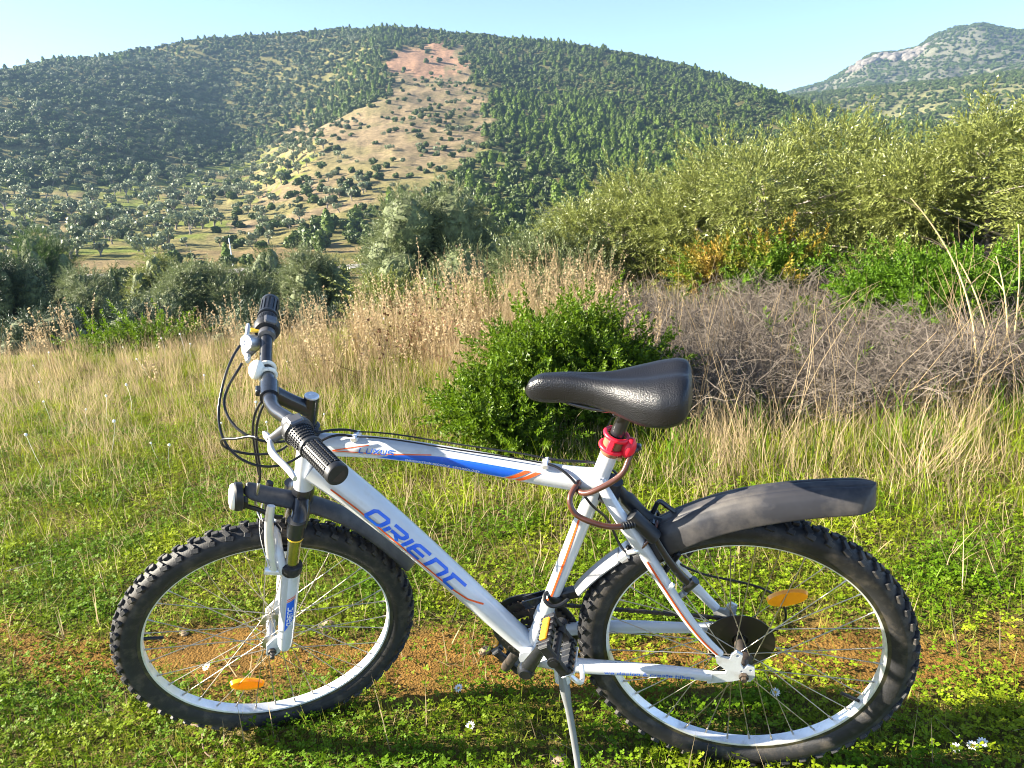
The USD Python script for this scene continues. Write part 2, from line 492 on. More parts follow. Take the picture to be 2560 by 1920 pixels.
# distant hills beyond the saddle on the right
def ridge(name, dist, skyline, depth, foot, tint_fn, seed, rough):
    sx = np.array([s[0] for s in skyline], float)
    sy = np.array([s[1] for s in skyline], float)
    dd = look_ray(sx, sy)
    a = np.arctan2(dd[:, 0], dd[:, 1])
    h = EYE + dist * dd[:, 2] / np.hypot(dd[:, 0], dd[:, 1])
    f = PchipInterpolator(a, h)
    aa = np.linspace(a[0], a[-1], 260)
    tt = np.linspace(0, 1.35, 110)
    A, T = np.meshgrid(aa, tt)
    D = dist - depth * (1 - T)
    prof = np.where(T <= 1, np.sin(np.clip(T, 0, 1) * np.pi / 2) ** 1.15, 1 - (T - 1) * 1.6)
    X, Y = D * np.sin(A), D * np.cos(A)
    nz = meshkit.fbm(np.stack([X / 90, Y / 90, 0 * X], -1), 5, seed) - 0.5
    top = f(A)
    Z = foot + (EYE + (top - EYE) * D / dist - foot) * prof + rough * nz * np.sin(np.clip(T, 0, 1) * np.pi) * np.clip(1.15 - T, 0, 1) * 3
    V = np.stack([X, Y, Z], -1).reshape(-1, 3)
    n = len(aa)
    i, j = np.meshgrid(np.arange(len(tt) - 1), np.arange(n - 1), indexing='ij')
    a_, b_, c_, d_ = i * n + j, i * n + j + 1, (i + 1) * n + j + 1, (i + 1) * n + j
    F = np.vstack([np.stack([a_.ravel(), b_.ravel(), c_.ravel()], 1), np.stack([a_.ravel(), c_.ravel(), d_.ravel()], 1)])
    m = trimesh.Trimesh(V, F, process=False)
    if m.face_normals[:, 2].mean() < 0:
        m.invert()
    P = tag(obj(name, m, hill_soil, smooth=True, colors=tint_fn(V)), kind='structure')
    zi = RegularGridInterpolator((tt, aa), Z, bounds_error=False, fill_value=None)
    return lambda a, t: np.stack([(dist - depth * (1 - t)) * np.sin(a), (dist - depth * (1 - t)) * np.cos(a), zi(np.stack([t, a], -1))], -1), (a[0], a[-1])


green = lambda V: np.array([0.13, 0.13, 0.06]) * (0.6 + 0.8 * meshkit.fbm(V / 40, 4, 4))[:, None]
grey = lambda V: np.array([0.105, 0.105, 0.075]) * (0.6 + 0.8 * meshkit.fbm(V / 60, 4, 6))[:, None]
slope_at, slope_az = ridge('distant_slope', 1000, [(1700, 330), (1850, 268), (2010, 236), (2150, 222), (2300, 208), (2450, 190), (2560, 178), (2900, 150), (3200, 170)], 420, -5, green, 51, 14)
mount_at, mount_az = ridge('distant_mountain', 1700, [(1750, 300), (1900, 256), (1975, 229), (2050, 208), (2120, 172), (2190, 134), (2250, 128), (2290, 118), (2330, 92), (2390, 69), (2440, 61), (2500, 68), (2570, 80), (2800, 120), (3200, 200)], 700, 20, grey, 57, 30)
# ------------------------------------------------------------------ vegetation of the hills
bark = plain('olive_bark', (0.17, 0.14, 0.11), 0.9, 0.3, 6, bump=0.6, bscale=60)
twigbark = plain('grey_twigs', (0.27, 0.23, 0.19), 0.85, 0.3, 9)
olive_far = leafy('olive_foliage_far', [(0, (0.16, 0.19, 0.10)), (0.6, (0.26, 0.29, 0.17)), (1, (0.36, 0.37, 0.24))], 0.2, 0.5, 0.35)
shrub_far = leafy('maquis_foliage', [(0, (0.06, 0.09, 0.014)), (0.6, (0.12, 0.155, 0.026)), (1, (0.22, 0.235, 0.05))], 0.2, 0.5, 0.3)
pine_far = leafy('pine_foliage_far', [(0, (0.09, 0.14, 0.014)), (0.6, (0.165, 0.22, 0.02)), (1, (0.26, 0.30, 0.04))], 0.25, 0.5, 0.25)


def leaf_quads(P, N, size, r0, aspect=1.0, flat=0.7):
    """One bent leaf-clump face at each point of P, facing roughly along N."""
    n = len(P)
    v = N + r0.normal(0, flat, (n, 3))
    v /= np.linalg.norm(v, axis=1, keepdims=True)
    a = np.cross(v, r0.normal(0, 1, (n, 3)))
    a /= np.linalg.norm(a, axis=1, keepdims=True)
    b = np.cross(v, a)
    s = size * r0.uniform(0.6, 1.35, (n, 1))
    q = np.stack([P - a * s - b * s * .25 * aspect, P + b * s * aspect * .8 - v * s * .15, P + a * s, P - b * s * aspect * .9], 1)
    F = (np.arange(n)[:, None] * 4 + np.array([[0, 2, 1]])), (np.arange(n)[:, None] * 4 + np.array([[0, 3, 2]]))
    return trimesh.Trimesh(q.reshape(-1, 3), np.vstack(F), process=False)


def lumps_surface(lumps, n, r0, zmin=0.0, inner=0.12):
    """Points just inside the skin of a union of ellipsoid lumps, with outward normals."""
    P, N = [], []
    w = np.array([l[3] * l[4] for l in lumps])
    pick = r0.choice(len(lumps), n * 3, p=w / w.sum())
    for i in pick:
        cx_, cy_, cz_, rx, rz = lumps[i]
        d = r0.normal(0, 1, 3)
        d /= np.linalg.norm(d)
        p = np.array([cx_, cy_, cz_]) + d * [rx, rx, rz] * (1 - inner * r0.random() ** 0.7)
        if p[2] < zmin:
            continue
        if any(j != i and ((p[0] - l[0]) / l[3]) ** 2 + ((p[1] - l[1]) / l[3]) ** 2 + ((p[2] - l[2]) / l[4]) ** 2 < 0.72 for j, l in enumerate(lumps)):
            continue
        P.append(p)
        N.append(d)
        if len(P) == n:
            break
    return np.array(P), np.array(N)


def far_tree(kind, seed):
    """Crown and trunk of a hillside tree about 4 m across, base at the origin."""
    r0 = np.random.default_rng(seed)
    if kind == 'olive':
        l = [(r0.uniform(-1.1, 1.1), r0.uniform(-1.1, 1.1), r0.uniform(2.1, 3.0), r0.uniform(.75, 1.15), r0.uniform(.6, .9)) for _ in range(6)]
        P, N = lumps_surface(l, 190, r0, 1.2, 0.5)
        crown = leaf_quads(P, N, 0.30, r0)
        tr = [tube(spline([(0, 0, -.5), (.10 * r0.normal(), .1 * r0.normal(), .7), (.2 * r0.normal(), .2 * r0.normal(), 1.4)], 6), np.linspace(.24, .16, 6), 7)]
        for q in l[:4]:
            tr.append(tube(spline([(0, 0, .9), (q[0] * .5, q[1] * .5, 1.6), (q[0], q[1], q[2])], 5), np.linspace(.12, .04, 5), 5))
        return crown, cat(*tr)
    if kind == 'shrub':
        l = [(r0.uniform(-.9, .9), r0.uniform(-.9, .9), r0.uniform(.7, 1.7), r0.uniform(.8, 1.2), r0.uniform(.7, 1.0)) for _ in range(5)]
        P, N = lumps_surface(l, 210, r0, -.2, 0.25)
        core = [xf(trimesh.creation.icosphere(1, 1.0), np.diag([q[3] * .74, q[3] * .74, q[4] * .74]), q[:3]) for q in l]
        return cat(leaf_quads(P, N, 0.30, r0), *core), None
    # young pine: pointed, feathery
    h = 3.9
    P, N = [], []
    for _ in range(260):
        t = r0.random() ** 0.8
        rad_ = (1.65 * (1 - t) ** 0.6 + .10) * r0.uniform(.55, 1.05)
        a = r0.uniform(0, 2 * np.pi)
        P.append((rad_ * math.cos(a), rad_ * math.sin(a), .5 + t * h - .2 * rad_))
        N.append((math.cos(a), math.sin(a), .9))
    core = lathe([(0.02, .3), (1.05, .7), (.95, 1.8), (.5, 3.3), (.02, 4.2)], 9, 'z')
    return cat(leaf_quads(np.array(P), np.array(N), 0.27, r0, 1.8, .5), core), rod((0, 0, -.5), (0, 0, 1.4), .11, 6)


far_sets = {k: [far_tree(k, 100 + 10 * i + j) for j in range(4)] for i, k in enumerate(('olive', 'shrub', 'pine'))}
far_mat = {'olive': olive_far, 'shrub': shrub_far, 'pine': pine_far}

# scatter on a jittered lattice over the slope
r1 = np.random.default_rng(5)
gx, gy = np.meshgrid(np.arange(-480, 480, 3.9), np.arange(20, 770, 3.9))
pts = np.stack([gx.ravel(), gy.ravel()], 1) + r1.uniform(-1.7, 1.7, (gx.size, 2))
dd_ = np.hypot(pts[:, 0], pts[:, 1])
aa_ = np.degrees(np.arctan2(pts[:, 0], pts[:, 1]))
ok = (np.abs(aa_) < 39) & (dd_ > 34) & (dd_ < 765) & (np.abs(dd_ - road_y(aa_)) > 6.5)
pts, dd_, aa_ = pts[ok], dd_[ok], aa_[ok]
zz_ = land_z(pts[:, 0], pts[:, 1])
pos = np.c_[pts, zz_]
uu, vv = zone_uv(pos)
zone = np.zeros(len(pos), int)          # 0 default 1 bare 2 red 3 grove 4 pine 5 shade 6 gully 7 valley floor
for i, pz in ((5, Z_SHADE), (6, Z_GULLY), (4, Z_PINE), (8, Z_YOUNG), (1, Z_BARE), (3, Z_GROVE), (2, Z_RED)):
    zone[poly_in(pz, uu, vv)] = i
zone[dd_ < 140] = 7
uu, vv = survey(pos)
clump = meshkit.fbm(np.c_[pts / 22, 0 * dd_], 3, 71)
rnd = r1.random(len(pos))
keep_p = np.select([zone == 0, zone == 1, zone == 2, zone == 3, zone == 4, zone == 5, zone == 6, zone == 8],
                   [0.55 + 0.3 * (clump > .5), 0.14 + .36 * (clump > .55), 0.05, 0.36, 0.86, 0.74 + .26 * (clump > .45), 0.92, 0.88], 0.14 + 0.35 * (clump > .55))
keep_p = np.where((zone == 7) & (aa_ > 1.5), keep_p + .22, keep_p)
k = rnd < keep_p
pos, zone, dd_, aa_, uu, vv = pos[k], zone[k], dd_[k], aa_[k], uu[k], vv[k]
rk = r1.random(len(pos))
kind = np.where(zone == 3, np.where(rk < .82, 'olive', 'shrub'), np.where(zone == 4, np.where(rk < .10, 'pine', 'shrub'), np.where(zone == 8, np.where(rk < .62, 'pine', 'shrub'), np.where(zone == 6, np.where(rk < .22, 'pine', 'shrub'),
       np.where(zone == 5, np.where(rk < .14, 'olive', 'shrub'), np.where(zone == 1, np.where(rk < .35, 'olive', 'shrub'), np.where(rk < .10, 'pine', 'shrub')))))))
size = r1.uniform(.55, 1.1, len(pos)) * np.select([zone == 1, zone == 3, zone == 4, zone == 7], [.80, 1.05, 1.12, .72], 1.15) * (.8 + .5 * meshkit.fbm(np.c_[pos[:, :2] / 15, 0 * dd_], 2, 77))
size = np.where(kind == 'pine', size * 1.0, size)
pos[:, 2] -= 0.25 * size
yaw_ = r1.uniform(0, 2 * np.pi, len(pos))
inframe = (uu > -20) & (uu < 2580) & (vv > 40) & (vv < 760) & ~((uu > 1500) & (vv > 330 + (2000 - uu).clip(0) * .25))
NAMES = {'olive': ('olive_tree', 'grey-green olive tree of the scattered hillside grove above the road', 'olive tree', 'olive trees on the hillside', 290),
         'shrub': ('maquis_shrub', 'rounded dark green shrub growing on the slope of the hill', 'shrub', 'shrubs on the hillside', 280),
         'pine': ('young_pine', 'young pointed yellow-green pine on the slope of the hill', 'pine tree', 'young pines on the hillside', 200)}
SPOT = {0: 'on the open slope', 1: 'on the bare tan spur', 2: 'in the reddish summit clearing', 3: 'in the open grove',
        4: 'on the right flank', 5: 'on the shaded left ridge', 6: 'in the left gully', 7: 'on the valley floor near the road', 8: 'in the right-hand young wood'}
LOOK = {'olive': 'grey-green olive tree', 'shrub': 'round green shrub', 'pine': 'pointed yellow-green pine'}


def describe(kd, i):
    """Label and group by size, by what it stands on and by its side of the view."""
    s = ('small', 'mid-sized', 'big')[int(np.searchsorted([.66, .88], size[i]))]
    side = ('at the far left', 'left of centre', 'mid-picture', 'right of centre', 'towards the right')[int(np.clip(uu[i] // 512, 0, 4))]
    lab = f'{s} {LOOK[kd]} {SPOT[int(zone[i])]}, {side}'
    return lab, f'{s} {LOOK[kd]}s {SPOT[int(zone[i])]}, {side}'


for kd in ('olive', 'shrub', 'pine'):
    nm, lab, ctg, grp, most = NAMES[kd]
    idx = np.where((kind == kd))[0]
    near_i = idx[inframe[idx]]
    near_i = near_i[np.argsort(-(size[near_i] / dd_[near_i]))][:most]
    rest = np.setdiff1d(idx, near_i)
    firsts = []
    for j, i in enumerate(near_i):
        lab, grp = describe(kd, i)
        t = thing(nm, lab, ctg, pos[i], yaw_[i], size[i] * np.array([1, 1, r1.uniform(.85, 1.15)]), grp)
        if j < 4:
            crown, trunk = far_sets[kd][j]
            obj('crown', crown, far_mat[kd], t)
            if trunk is not None:
                obj('trunk', trunk, bark, t, smooth=True)
            firsts.append(t)
        else:
            t.GetReferences().AddInternalReference(firsts[j % 4].GetPath())
            t.SetInstanceable(True)
            tag(t, lab, ctg, grp)
    protos = []
    for crown, trunk in far_sets[kd]:
        protos.append((crown, far_mat[kd], False))
    instancer({'olive': 'far_olive_trees', 'shrub': 'hillside_scrub', 'pine': 'far_pine_wood'}[kd], protos, pos[rest], turn(yaw_[rest]), size[rest], r1.integers(0, 4, len(rest)),
              {'olive': 'mass of far grey-green olives high on the hillside', 'shrub': 'mass of dark green scrub covering the big hill', 'pine': 'mass of yellow-green young pines on the right flank of the hill'}[kd],
              {'olive': 'olive trees', 'shrub': 'scrub', 'pine': 'pines'}[kd])

# low scrub on the distant slope and mountain
for nm, at, az_, n_, sc_, lab in (('distant_scrub', slope_at, slope_az, 5200, (.7, 1.4), 'green scrub on the low distant slope at the right'), ('mountain_scrub', mount_at, mount_az, 9000, (.8, 1.9), 'sparse dark scrub on the distant rocky mountain')):
    a = r1.uniform(az_[0], az_[1], n_)
    t = r1.uniform(.25, 1.0, n_)
    P = at(a, t)
    P[:, 2] -= .4
    instancer(nm, [(far_sets['shrub'][j][0], shrub_far, False) for j in range(3)], P, turn(r1.uniform(0, 6.28, n_)), r1.uniform(*sc_, n_), r1.integers(0, 3, n_), lab, 'scrub')

# bare rock outcrop on the mountain's shoulder
rock_m = plain('pale_rock', (0.115, 0.102, 0.086), 0.9, 0.35, 0.12)
slab = []
r2 = np.random.default_rng(77)
for i in range(46):
    px_ = r2.uniform(2128, 2318)
    dv = look_ray(px_, 200.0)
    a = math.atan2(dv[0], dv[1])
    tq = r2.uniform(.74, .84)
    c = mount_at(np.array([a]), np.array([tq]))[0]
    m = trimesh.creation.icosphere(2, 1.0)
    v = np.array(m.vertices)
    v *= (0.75 + 0.6 * meshkit.fbm(v * 1.6 + i, 3, i))[:, None]
    m.vertices = v * [r2.uniform(6, 15), r2.uniform(5, 10), r2.uniform(4, 8)]
    slab.append(xf(m, Rot.from_euler('z', r2.uniform(0, 6.28)).as_matrix(), c - [0, 0, 1]))
tag(obj('rock_outcrop', cat(*slab), rock_m), 'pale bare rock outcrop on the shoulder of the distant mountain', 'rock outcrop', kind='stuff')

# white utility pole beside the road
dv = look_ray(579.0, 640.0)
a = math.atan2(dv[0], dv[1])
pd = 121.0
pz = float(land_z(pd * math.sin(a), pd * math.cos(a)))
dtop = look_ray(574.0, 598.0)
ptop = EYE + pd * dtop[2] / math.hypot(dtop[0], dtop[1])
pole = thing('utility_pole', 'thin white utility pole standing beside the valley road', 'pole', (pd * math.sin(a), pd * math.cos(a), pz))
pole_m = plain('pole_white', (0.75, 0.76, 0.78), 0.6, 0.05, 3)
obj('pole_shaft', rod((0, 0, -.3), (0, 0, ptop - pz), .10, 10, .07), pole_m, pole, smooth=True)
obj('pole_cap', rod((0, 0, ptop - pz), (0, 0, ptop - pz + .12), .09, 10), pole_m, pole, smooth=True)

# ------------------------------------------------------------------ the air of the valley
haze_m = usdkit.material(stage, M('air'), {'v': ('principled_volume', {'color': (0.42, 0.66, 1.0), 'density': 0.00014, 'anisotropy': 0.3})}, [], volume='v.volume')
hz = trimesh.creation.box((3300, 3300, 460))
hz.apply_translation((0, 900, 180))
tag(obj('haze', hz, haze_m), kind='stuff')
# ------------------------------------------------------------------ trees and bushes close by
olive_near = leafy('olive_leaves', [(0, (0.18, 0.205, 0.05)), (0.5, (0.35, 0.365, 0.11)), (0.85, (0.54, 0.54, 0.24)), (1, (0.58, 0.50, 0.08))], 0.30, 0.34, 0.55)
olive_grey = leafy('grey_olive_leaves', [(0, (0.14, 0.17, 0.07)), (0.5, (0.25, 0.285, 0.13)), (1, (0.42, 0.45, 0.26))], 0.25, 0.38, 0.5)
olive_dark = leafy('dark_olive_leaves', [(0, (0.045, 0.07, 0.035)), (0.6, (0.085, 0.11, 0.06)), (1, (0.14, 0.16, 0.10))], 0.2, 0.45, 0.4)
lentisk = leafy('lentisk_leaves', [(0, (0.09, 0.155, 0.006)), (0.5, (0.22, 0.30, 0.010)), (0.88, (0.42, 0.45, 0.02)), (1, (0.55, 0.40, 0.03))], 0.42, 0.42, 0.28)
lentisk_br = leafy('bright_lentisk_leaves', [(0, (0.085, 0.17, 0.008)), (0.6, (0.17, 0.29, 0.010)), (1, (0.32, 0.40, 0.02))], 0.38, 0.45, 0.25)
lentisk_rd = leafy('turning_lentisk_leaves', [(0, (0.08, 0.15, 0.008)), (0.55, (0.18, 0.25, 0.012)), (0.84, (0.34, 0.32, 0.02)), (0.95, (0.40, 0.19, 0.03)), (1, (0.36, 0.09, 0.03))], 0.3, 0.45, 0.25, patch=(0.30, 0.17, 0.03), patch_scale=1.9)
pine_near = leafy('pine_needles', [(0, (0.06, 0.11, 0.015)), (0.6, (0.11, 0.18, 0.022)), (1, (0.18, 0.24, 0.04))], 0.25, 0.5, 0.3)
straw = leafy('straw', [(0, (0.44, 0.34, 0.20)), (0.4, (0.66, 0.55, 0.36)), (0.85, (0.85, 0.75, 0.55)), (1, (0.48, 0.46, 0.08))], 0.42, 0.6, 0.25)
twig_m = leafy('dead_twigs', [(0, (0.12, 0.10, 0.082)), (0.5, (0.24, 0.205, 0.165)), (0.85, (0.50, 0.44, 0.36)), (1, (0.70, 0.63, 0.50))], 0.05, 0.7, 0.2)
rustb = leafy('rusty_herb', [(0, (0.17, 0.085, 0.045)), (0.5, (0.27, 0.19, 0.11)), (1, (0.42, 0.34, 0.20))], 0.15, 0.6, 0.2)
grass_m = leafy('green_grass', [(0, (0.11, 0.18, 0.005)), (0.4, (0.25, 0.33, 0.007)), (0.72, (0.40, 0.42, 0.012)), (0.9, (0.54, 0.46, 0.06)), (1, (0.64, 0.51, 0.22))], 0.38, 0.45, 0.35, patch=(0.30, 0.26, 0.05), patch_scale=1.6)
mid_m = leafy('yellow_grass', [(0, (0.16, 0.215, 0.006)), (0.25, (0.33, 0.37, 0.010)), (0.42, (0.52, 0.47, 0.045)), (0.8, (0.72, 0.58, 0.26)), (1, (0.46, 0.31, 0.12))], 0.36, 0.5, 0.3, patch=(0.27, 0.33, 0.015), patch_scale=1.3)
clover_m = leafy('clover_leaves', [(0, (0.095, 0.18, 0.005)), (0.5, (0.235, 0.32, 0.007)), (0.85, (0.40, 0.43, 0.012)), (0.965, (0.42, 0.28, 0.02)), (1, (0.36, 0.07, 0.03))], 0.38, 0.55, 0.15, patch=(0.25, 0.30, 0.012), patch_scale=3.1)


def blades(base, tip, width, bend, r0, seg=4):
    """Strips from base to tip points, each sagging by bend, every one an island of its own."""
    n = len(base)
    t = np.linspace(0, 1, seg)
    d = tip - base
    L = np.linalg.norm(d, axis=1, keepdims=True)
    bend = np.broadcast_to(np.asarray(bend, float), (n,))[:, None]
    hor = d * [1, 1, 0]
    hl_ = np.linalg.norm(hor, axis=1, keepdims=True)
    hor = np.where(hl_ > 1e-6, hor / np.maximum(hl_, 1e-6), [1.0, 0, 0])
    mid = base + d * .5 + np.array([0, 0, 1.0]) * (bend * L) - hor * (.35 * bend * L)
    c = ((1 - t) ** 2)[None, :, None] * base[:, None] + (2 * t * (1 - t))[None, :, None] * mid[:, None] + (t ** 2)[None, :, None] * tip[:, None]
    a = r0.uniform(0, np.pi, n)
    side = np.stack([np.cos(a), np.sin(a), 0 * a], 1)
    w = np.asarray(width).reshape(-1, 1, 1) * (1 - t ** 1.6)[None, :, None] / 2
    Lf, Rg = c - side[:, None] * w, c + side[:, None] * w
    m = 2 * seg - 1
    V = np.zeros((n, m, 3))
    V[:, 0:m - 1:2], V[:, 1:m - 1:2], V[:, -1] = Lf[:, :-1], Rg[:, :-1], c[:, -1]
    f = []
    for i in range(seg - 2):
        f += [[2 * i, 2 * i + 1, 2 * i + 3], [2 * i, 2 * i + 3, 2 * i + 2]]
    f.append([m - 3, m - 2, m - 1])
    F = (np.arange(n)[:, None, None] * m + np.array(f)[None]).reshape(-1, 3)
    return trimesh.Trimesh(V.reshape(-1, 3), F, process=False)


def tuft(n, h, spread, width, seed, lean=0.6, bend=0.12, seg=4):
    r0 = np.random.default_rng(seed)
    b = np.c_[r0.normal(0, spread * .5, (n, 2)), np.full(n, -.012)]
    L = r0.uniform(h[0], h[1], n)
    a = r0.uniform(0, 2 * np.pi, n)
    le = np.abs(r0.normal(0, lean, n)).clip(0, 1.35)
    tip = b + np.stack([L * np.sin(le) * np.cos(a), L * np.sin(le) * np.sin(a), L * np.cos(le)], 1)
    return blades(b, tip, r0.uniform(width[0], width[1], n), np.abs(r0.normal(0, bend, n)), r0, seg)


def clover(n, spread, seed, leaf=(.0038, .0080), h=(.008, .035)):
    r0 = np.random.default_rng(seed)
    V, F = [], []
    for i in range(n):
        c = np.array([*r0.normal(0, spread * .5, 2), r0.uniform(*h)])
        tilt = r0.normal(0, .45, 2)
        nrm = np.array([tilt[0], tilt[1], 1.0])
        nrm /= np.linalg.norm(nrm)
        a0 = r0.uniform(0, 6.28)
        s = r0.uniform(*leaf)
        for q in range(3):
            a = a0 + q * 2.094
            u = np.array([math.cos(a), math.sin(a), 0])
            u -= nrm * (u @ nrm)
            w = np.cross(nrm, u)
            k0 = len(V)
            V += [c, c + u * s * .7 + w * s * .55, c + u * s * 1.35 + nrm * s * .15, c + u * s * .7 - w * s * .55]
            F += [[k0, k0 + 1, k0 + 2], [k0, k0 + 2, k0 + 3]]
    return trimesh.Trimesh(np.array(V), np.array(F), process=False)


def leaf_shoot(n, length, leaf, width, seed, angle=.75, sparse=0.05, curve=.15):
    """A twig with lance-shaped leaves in pairs, pointing along +z."""
    r0 = np.random.default_rng(seed)
    V, F = [], []
    k = 0
    for i in range(n):
        t = (i // 2 + .6) / (n / 2 + .3)
        c = np.array([curve * length * t * t, 0, t * length])
        a = (i // 2) * 1.57 + (i % 2) * np.pi + r0.normal(0, .3)
        th = angle * (1.15 - .6 * t) + r0.normal(0, .15)
        d = np.array([math.sin(th) * math.cos(a), math.sin(th) * math.sin(a), math.cos(th)])
        s = np.cross(d, [0, 0, 1.0])
        s /= np.linalg.norm(s) + 1e-9
        s = s * math.cos(.5) + np.cross(d, s) * math.sin(r0.normal(0, .6))
        L = leaf * r0.uniform(.7, 1.15) * (1 - .25 * t)
        w = width * r0.uniform(.8, 1.2)
        up_ = np.cross(s, d)
        k0 = len(V)
        V += [c, c + d * L * .45 + s * w / 2, c + d * L * .5 - up_ * w * .18, c + d * L * .45 - s * w / 2, c + d * L]
        F += [[k0, k0 + 2, k0 + 1], [k0, k0 + 3, k0 + 2], [k0 + 1, k0 + 2, k0 + 4], [k0 + 2, k0 + 3, k0 + 4]]
    return trimesh.Trimesh(np.array(V), np.array(F), process=False)


def twig_tangle(n, size, seed, flat=.5, thick=(.0010, .0030)):
    """Crooked thin dead stems, each a three-sided tube."""
    r0 = np.random.default_rng(seed)
    ms = []
    for i in range(n):
        p = np.array([*r0.normal(0, size * .32, 2), r0.uniform(-.02, .25) * size])
        d = r0.normal(0, 1, 3) * [1, 1, flat] + [0, 0, .45]
        P = [p]
        for s_ in range(4):
            d = d / np.linalg.norm(d) + r0.normal(0, .35, 3)
            d[2] -= .10 * s_
            P.append(P[-1] + d / np.linalg.norm(d) * size * r0.uniform(.12, .26))
        th = r0.uniform(*thick)
        ms.append(tube(np.array(P), np.linspace(th, th * .4, 5), 3, cap=False))
        for j in (1, 2, 3, 3):
            d2 = r0.normal(0, 1, 3) + (P[j] - P[j - 1]) / size * 4
            d2 /= np.linalg.norm(d2)
            e = P[j] + d2 * size * r0.uniform(.10, .26)
            ms.append(tube(np.array([P[j], (P[j] + e) / 2 + r0.normal(0, .02 * size, 3), e]), [th * .55, th * .4, th * .2], 3, cap=False))
    return cat(*ms)


def tall_grass(seed, n=9, h=(.5, .95), seedhead=True):
    r0 = np.random.default_rng(seed)
    ms = [tuft(int(n * 2.0), (h[0] * .3, h[0] * .85), .10, (.0025, .0045), seed + 1, .40, .16)]
    for i in range(n):
        b = np.array([*r0.normal(0, .05, 2), -.02])
        L = r0.uniform(*h)
        a, le = r0.uniform(0, 6.28), abs(r0.normal(0, .20))
        tip = b + [L * math.sin(le) * math.cos(a), L * math.sin(le) * math.sin(a), L * math.cos(le)]
        mid = (b + tip) / 2 - np.array([math.cos(a), math.sin(a), 0]) * .05 * L
        P = np.array([b, (b + mid) / 2, mid, (mid + tip) / 2 + [0, 0, .02 * L], tip])
        ms.append(tube(spline(P, 6), np.linspace(.0017, .0008, 6), 3, cap=False))
        if seedhead and i % 2 == 0:
            Q = spline(P, 20)[13:]
            q = np.repeat(Q, 3, 0) + r0.normal(0, .006, (len(Q) * 3, 3))
            ms.append(leaf_quads(q, r0.normal(0, 1, q.shape), .0055, r0, 1.8, .8))
    return cat(*ms)


def place(px_, d):
    dv = look_ray(float(px_), 640.0)
    a = math.atan2(dv[0], dv[1])
    x, y = d * math.sin(a), d * math.cos(a)
    return np.array([x, y, float(land_z(x, y))])


def top_z(px_, py_, d):
    dv = look_ray(float(px_), float(py_))
    return EYE + d * dv[2] / math.hypot(dv[0], dv[1])


olive_shoots = [leaf_shoot(20, .22, .052, .0125, 400 + i, .8) for i in range(5)]
lentisk_shoots = [leaf_shoot(20, .11, .030, .0115, 430 + i, 1.05) for i in range(5)]
needle_shoots = [leaf_shoot(34, .30, .10, .004, 450 + i, .6) for i in range(4)]


def bush(name, label, category, base, height, width, mat, shoots, n, seed, scale=1.0, group=None, trunks=4, lumps=None, low=0.05, lift=.45, inner=.45, depth=None, bark_=None, core=None, shag=.09):
    """A shrub or small tree: branching stems and a crown of leafy shoots over uneven lumps."""
    r0 = np.random.default_rng(seed)
    t = thing(name, label, category, base, group=group)
    W, H = width / 2, height
    D = W if depth is None else depth / 2
    if lumps is None:
        lumps = []
        for i in range(15):
            a = i * 2.4 + r0.uniform(-.4, .4)
            q = (.28, .60, .64)[i % 3] * r0.uniform(.75, 1.1)
            r_ = r0.uniform(.26, .40)
            zc = ((.70, .54, .26)[i % 3] + r0.uniform(-.12, .10)) * (1 if i else 1.0)
            lumps.append((q * math.cos(a), q * math.sin(a), zc, r_, r_ * r0.uniform(.55, .85)))
    tops = max(c + e for _, _, c, _, e in lumps)
    lumps = [(a, b_, c * .97 / tops, r_, e * .97 / tops) for a, b_, c, r_, e in lumps]
    H = max(.15, H - .07 * scale)
    L = [(a * W, b * D, c * H, r_ * min(W, D) if depth else r_ * W, e * H) for a, b, c, r_, e in lumps]
    P, N = lumps_surface(L, n, r0, low * H, inner)
    d = N * [1, 1, .6] + np.array([0, 0, lift]) + r0.normal(0, .35, N.shape)
    d /= np.linalg.norm(d, axis=1, keepdims=True)
    yaw = np.arctan2(d[:, 1], d[:, 0])
    tilt = np.arccos(d[:, 2].clip(-1, 1))
    R = turn(r0.uniform(0, 6.28, len(P)), tilt, yaw)
    sc = scale * r0.uniform(.75, 1.3, len(P))
    instancer('foliage', [(m, mat, False) for m in shoots], P + d * (r0.normal(-.06, shag, len(P)) * sc)[:, None], R, sc, r0.integers(0, len(shoots), len(P)), 'leafy shoots of the crown', parent=t)
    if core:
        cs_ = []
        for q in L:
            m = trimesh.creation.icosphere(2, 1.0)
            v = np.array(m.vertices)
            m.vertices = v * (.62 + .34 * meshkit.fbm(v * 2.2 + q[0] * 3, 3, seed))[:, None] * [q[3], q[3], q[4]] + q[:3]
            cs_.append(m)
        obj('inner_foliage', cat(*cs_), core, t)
    br = []
    for i in range(trunks):
        a = r0.uniform(0, 6.28)
        root = np.array([.10 * W * math.cos(a), .10 * D * math.sin(a), -.15 * H])
        tgt = [L[j] for j in r0.choice(len(L), min(3, len(L)), replace=False)]
        for q in tgt:
            e = np.array(q[:3]) * [.9, .9, 1.0]
            m1 = root * .6 + e * .4 + r0.normal(0, .06 * W, 3)
            Q = spline([root, m1, e], 9)
            r_ = .012 * H + .006
            br.append(tube(Q, np.linspace(r_ * 1.5, r_ * .35, 9), 6))
            for _ in range(5):
                s0 = Q[r0.integers(3, 8)]
                e2 = P[r0.integers(0, len(P))]
                if np.linalg.norm(e2 - s0) < .9 * max(W, H):
                    br.append(tube(spline([s0, (s0 + e2) / 2 + r0.normal(0, .03 * W, 3), e2], 6), np.linspace(r_ * .5, r_ * .12, 6), 4))
    obj('branches', cat(*br), bark_ or twigbark, t, smooth=True)
    return t


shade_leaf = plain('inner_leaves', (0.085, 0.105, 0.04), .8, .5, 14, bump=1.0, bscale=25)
VAL = 'trees in the valley below the meadow'
